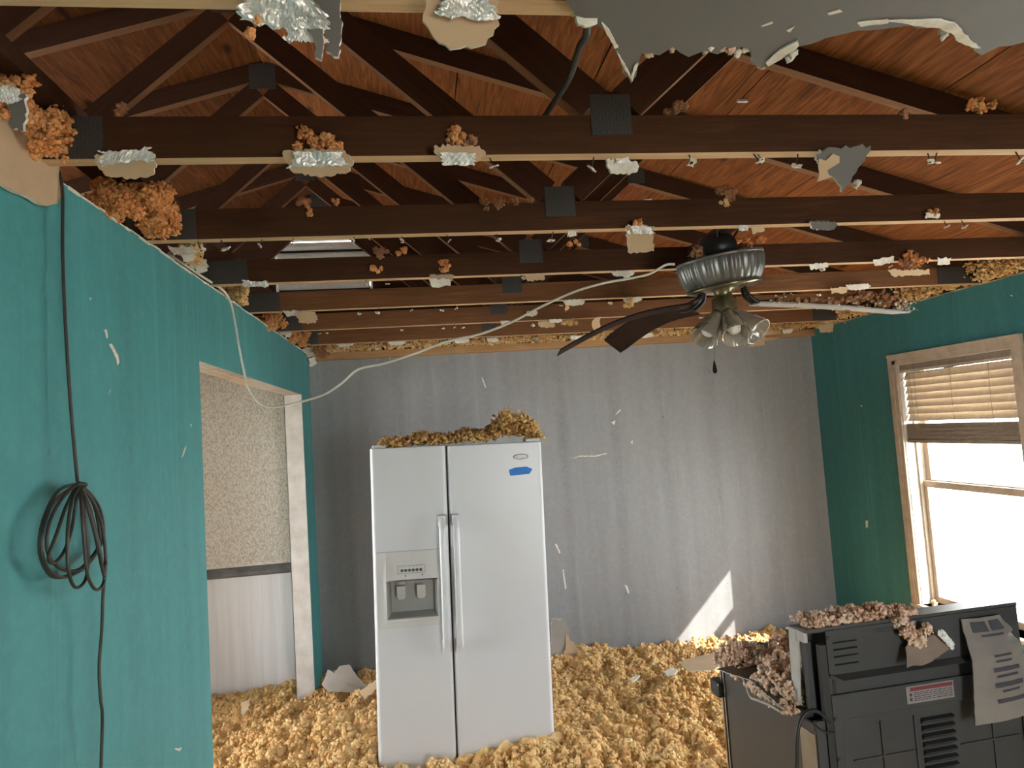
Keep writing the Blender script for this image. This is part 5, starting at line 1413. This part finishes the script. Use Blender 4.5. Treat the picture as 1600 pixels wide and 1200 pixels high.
chunk('long white plaster shred under the fourth chord near the right wall', 1320, 450, c4, [('board', 20, -2, 40, 10, WH, 0.4), ('paper', -10, 4, 30, 12, PP)], 469, 'paper', 'paper_scrap')
c5 = T(5)
chunk('white plaster stick slanting under the fifth chord by the white cable', 831, 490, c5, [('board', 0, 0, 18, 9, WH, 0.3)], 472)
chunk('tan tuft strip under the fifth chord left of the fan blade', 868, 507, c5, [('board', -14, 0, 28, 10, BR, 0.4), ('fluff', 14, -2, 42, 8, M_ins_floor), ('board', 0, -6, 22, 6, WH, 0.4)], 475, 'insulation', 'insulation_chunk')
chunk('tan paper strip hanging under the fifth chord above the left fan blade', 932, 506, c5, [('paper', 0, 2, 14, 26, PP)], 478, 'paper', 'paper_scrap')
chunk('white plaster scrap under the fifth chord where the white cable passes', 790, 504, c5, [('board', 0, 0, 16, 7, WH, 0.4)], 481)
chunk('brown torn paper hanging at the top of the back wall behind the fan lamps', 1200, 528, YB - 0.03, [('board', 0, -4, 44, 16, BR, 0.4), ('paper', -16, 6, 26, 20, PP)], 484, 'paper', 'paper_scrap')
chunk('tan torn paper at the corner of back wall and right wall top', 1295, 512, 4.8, [('board', 0, 0, 40, 14, BR, 0.4)], 487, 'paper', 'paper_scrap')

# insulation tucked between the trusses along both walls
for i, (x, y, w_, h_, n, Y, mat_, lab) in enumerate((
    (75, 205, 80, 90, 170, 1.50, M_ins_or, 'brown insulation clump hanging above the torn tan paper, top left of the picture'),
    (20, 150, 60, 70, 90, 1.36, M_ins_or, 'orange insulation tuft poking in at the left picture edge'),
    (195, 300, 130, 70, 380, 1.90, M_ins_or, 'large bright orange insulation clump on the left wall between the first two chords'),
    (248, 335, 70, 60, 170, 2.08, M_ins_or, 'brown orange insulation clump against the left end of the second chord'),
    (297, 385, 40, 60, 120, 2.5, M_ins_floor, 'narrow yellow insulation clump on the left wall between second and third chords'),
    (370, 462, 55, 38, 130, 3.15, M_ins_floor, 'yellow insulation clump on the left wall in front of the fourth chord'),
    (425, 503, 60, 30, 110, 3.78, M_ins_or, 'orange insulation clump on the left wall in front of the fifth chord'),
    (467, 528, 40, 24, 90, 4.35, M_ins_or, 'orange insulation clump on the left wall in front of the sixth chord'),
    (500, 548, 26, 34, 70, 4.95, M_ins_dk, 'brown insulation clump hanging in the far left corner of the room'))):
    c = at(x, y, 'Y', Y); s_ = Y / F_PX
    tuft('insulation_clump', tuple(c), (w_ * s_ / 2, 0.05, h_ * s_ / 2), n * 9, 0.0054, mat_, 500 + i, None, lab, 'insulation')
def strip(name, label, P0, P1, hz, dy, n, r, mat_, seed):
    rg = np.random.default_rng(seed)
    t = rg.random((n, 1))
    P = np.asarray(P0)[None] * (1 - t) + np.asarray(P1)[None] * t + np.stack([rg.normal(0, 0.01, n) + (rg.random(n) - .5) * dy[0], (rg.random(n) - .5) * dy[1], rg.random(n) * hz], -1)
    V, Fc = lumps(P, r * rg.uniform(0.5, 1.3, n), seed)
    o = link(name, fastmesh(name, V, Fc, mat_)); tag(o, label, 'insulation', None, 'stuff')
strip('insulation_strip', 'golden insulation strip lying along the top of the gray back wall', (XL + 0.05, 5.02, ZC), (XR - 0.1, 5.02, ZC), 0.06, (0.0, 0.20), 6000, 0.0075, M_ins_floor, 530)
strip('insulation_strip', 'golden insulation strip along the top of the right teal wall', (XR - 0.06, 2.6, ZC + 0.005), (XR - 0.06, 5.0, ZC + 0.005), 0.11, (0.12, 0.0), 5000, 0.0082, M_ins_floor, 531)
for i, (a, b_) in enumerate(((0.06, 0.22), (0.3, 0.42), (0.55, 0.62), (0.80, 0.9))):
    pass
for i, (x, w_) in enumerate(((540, 24), (620, 26), (770, 18), (722, 24), (905, 30), (1010, 22), (1100, 20), (1230, 16))):
    chunk('plaster crumb on the golden insulation strip above back wall, %s' % ('leftmost', 'second from left', 'fourth from left', 'third from left', 'fifth from left', 'sixth from left', 'below fan lamps', 'right of fan lamps')[i], x, 538 - (x - 540) * 0.03, YB - 0.16, [('board', 0, 0, w_, 7, WH, 0.4)], 540 + i, 'plaster', 'plaster_scrap')
# white torn edge along the top of the left and right walls
for nm, X, sgn, par in (('torn_edge', XL, 1, wall_left), ('torn_edge', XR, -1, wall_right)):
    rg = random.Random(9); mb = MB()
    y = 1.2
    while y < YB - 0.02:
        ln = rg.uniform(0.03, 0.11); h_ = rg.uniform(0.001, 0.004)
        mb.box(X - 0.004, X + sgn * rg.uniform(0.001, 0.005) if sgn > 0 else X + 0.004, y, min(y + ln, YB - 0.01), ZC - rg.uniform(0.0, 0.006), ZC + h_) if sgn > 0 else mb.box(X - rg.uniform(0.003, 0.010), X + 0.004, y, min(y + ln, YB - 0.01), ZC - rg.uniform(0.0, 0.006), ZC + h_)
        y += ln
    mb.build(nm, M_gyp if sgn > 0 else M_paper, par)
# torn tan paper folded over the left wall top
tpp = [(0, 180), (30, 205), (62, 226), (92, 252), (97, 300), (90, 318), (72, 322), (40, 305), (0, 286), (-60, 255), (-60, 150)]
P = [at(x, y, 'X', XL + 0.022) for x, y in tpp]
mb = MB(); slab(mb, jag([(p[1], p[2]) for p in P], 0.003, 0.02, 6), (XL + 0.022, 0, 0), (0, 1, 0), (0, 0, 1), -0.012, (0, 0, 1))
ob = mb.build('torn_drywall', [M_paper, M_gyp], None); tag(ob, 'tan torn drywall paper folded over the top of the left wall, white lower edge', 'drywall')
chunk('gray foil flap above the torn tan paper at the left picture edge', 22, 172, 1.34, [('board', 0, 4, 44, 56, GY, 0.2, flap), ('foil', -6, -22, 40, 26)], 560, 'foil', 'foil_bundle')
for i, (x, y, w_, h_, lab) in enumerate(((285, 392, 40, 18, 'white torn paper curl on the left wall top below the second chord'), (308, 412, 34, 16, 'white torn paper strip on the left wall top in front of the third chord'), (258, 358, 26, 12, 'small white torn paper on the left wall top by the second chord'), (484, 552, 24, 22, 'white torn paper in the far left corner above the doorway header'), (446, 520, 18, 8, 'tiny white paper curl on the left wall top near the far corner'))):
    Y = at(x, y, 'X', XL + 0.02)[1]
    chunk(lab, x, y, Y, [('paper', 0, 0, w_, h_, WH), ('paper', w_ * 0.2, h_ * 0.6, w_ * 0.5, h_ * 0.8, WH)], 570 + i, 'paper', 'paper_scrap')

# ================================================================== GABLE VENT
gvt = thing('gable_vent', 'white louvred gable vent high behind the trusses, left of centre', 'vent', ((VENT[0] + VENT[1]) / 2, 5.37, VENT[2]))
a, b_, c, d = VENT
fmv = MB(); fmv.box(a - 0.02, b_ + 0.02, 5.352, 5.40, d, d + 0.03).box(a - 0.02, b_ + 0.02, 5.352, 5.40, c - 0.03, c).box(a - 0.02, a, 5.352, 5.40, c, d).box(b_, b_ + 0.02, 5.352, 5.40, c, d)
fmv.build('vent_frame', M_louver, gvt)
nl = 6
st_ = (d - c) / nl
for i in range(nl):
    z = c + st_ * i
    mb = MB()
    pr = [(5.376, z + 0.008), (5.352, z + 0.012), (5.338, z + 0.026), (5.338, z + 0.044), (5.352, z + st_ - 0.018), (5.376, z + st_ - 0.012)]
    pr = pr + [(y + 0.003, zz) for y, zz in reversed(pr)]
    mb.prism(pr, 'X', a, b_)
    mb.build('vent_slat', M_louver, gvt)
    MB().box(a, b_, 5.376, 5.386, z - 0.016, z + 0.012).build('gap_shade_strip', M_dark, gvt)  # added black strip, stands in for the shade between the slats

# ================================================================== DEBRIS ON THE FLOOR
def debris(label, P3, th, mats, seed, name='drywall_chunk', cat='drywall', curl=0.0):
    o = Vector(P3[0]); u = (Vector(P3[1]) - o).normalized(); n = u.cross(Vector(P3[2]) - o).normalized(); v = n.cross(u)
    q = [((Vector(p) - o).dot(u), (Vector(p) - o).dot(v)) for p in P3]
    mb = MB(); slab(mb, jag(q, 0.005, 0.02, seed), o, u, v, th, (0, 0, 1), curl)
    ob = mb.build(name, mats, None); tag(ob, label, cat); return ob
A = lambda pts, Y: [at(x, y, 'Y', Y) for x, y in pts]
debris('torn drywall slab with tan back leaning on the gray wall right of the refrigerator', A(((862, 966), (878, 967), (888, 980), (891, 1000), (896, 1020), (893, 1040), (880, 1056), (858, 1056)), 4.97), -0.012, [M_dgray, M_gyp], 21)
debris('tan torn paper sheet lying against the back wall above the yellow insulation', [at(884, 990, 'Y', 4.955), at(905, 1015, 'Y', 4.94), at(960, 1022, 'Y', 4.93), at(985, 1032, 'Y', 4.88), at(930, 1040, 'Y', 4.80), at(888, 1044, 'Y', 4.86)], -0.006, BR, 22, 'paper_sheet', 'paper')
debris('white curled drywall piece standing in the insulation left of the refrigerator', A(((503, 1068), (512, 1046), (522, 1052), (530, 1042), (545, 1040), (551, 1050), (560, 1062), (575, 1082), (540, 1082), (512, 1080)), 4.55), -0.011, [M_side, M_gyp], 23, curl=0.6)
debris('tan drywall shard tucked against the left side of the refrigerator', [at(562, 1080, 'Y', 4.30), at(588, 1062, 'Y', 4.30), at(590, 1075, 'Y', 4.28), at(572, 1092, 'Y', 4.28)], -0.010, BR, 24)
debris('brown paper sliver lying on the insulation in the doorway', [at(377, 1098, 'Y', 4.35), at(392, 1092, 'Y', 4.35), at(388, 1108, 'Y', 4.25), at(378, 1122, 'Y', 4.2)], 0.003, BR, 25, 'paper_scrap', 'paper')
def flat(label, pts, z, mats, seed, name='paper_scrap', cat='paper', th=0.005):
    P = [at(x, y, 'Z', z) for x, y in pts]
    mb = MB(); slab(mb, jag([(p[0], p[1]) for p in P], 0.004, 0.02, seed), (0, 0, z), (1, 0, 0.02), (0, 1, 0.03), th, (0, 0, 1))
    mb.v = [(x, y, zz) for x, y, zz in mb.v]
    ob = mb.build(name, mats, None)
    tag(ob, label, cat); return ob
flat('tan drywall sheet half buried in sunlit insulation left of the range', ((1062, 1075), (1085, 1068), (1118, 1062), (1132, 1078), (1120, 1088), (1080, 1090)), 0.155, BR, 31, 'drywall_sheet', 'drywall')
flat('white plaster flake on the yellow insulation between refrigerator and range', ((1040, 1090), (1050, 1084), (1062, 1086), (1058, 1094), (1045, 1096)), 0.17, WH, 32)
flat('thin white plaster sliver left of the flake on the yellow insulation', ((988, 1100), (998, 1094), (1003, 1095), (994, 1104), (990, 1105)), 0.18, WH, 33)
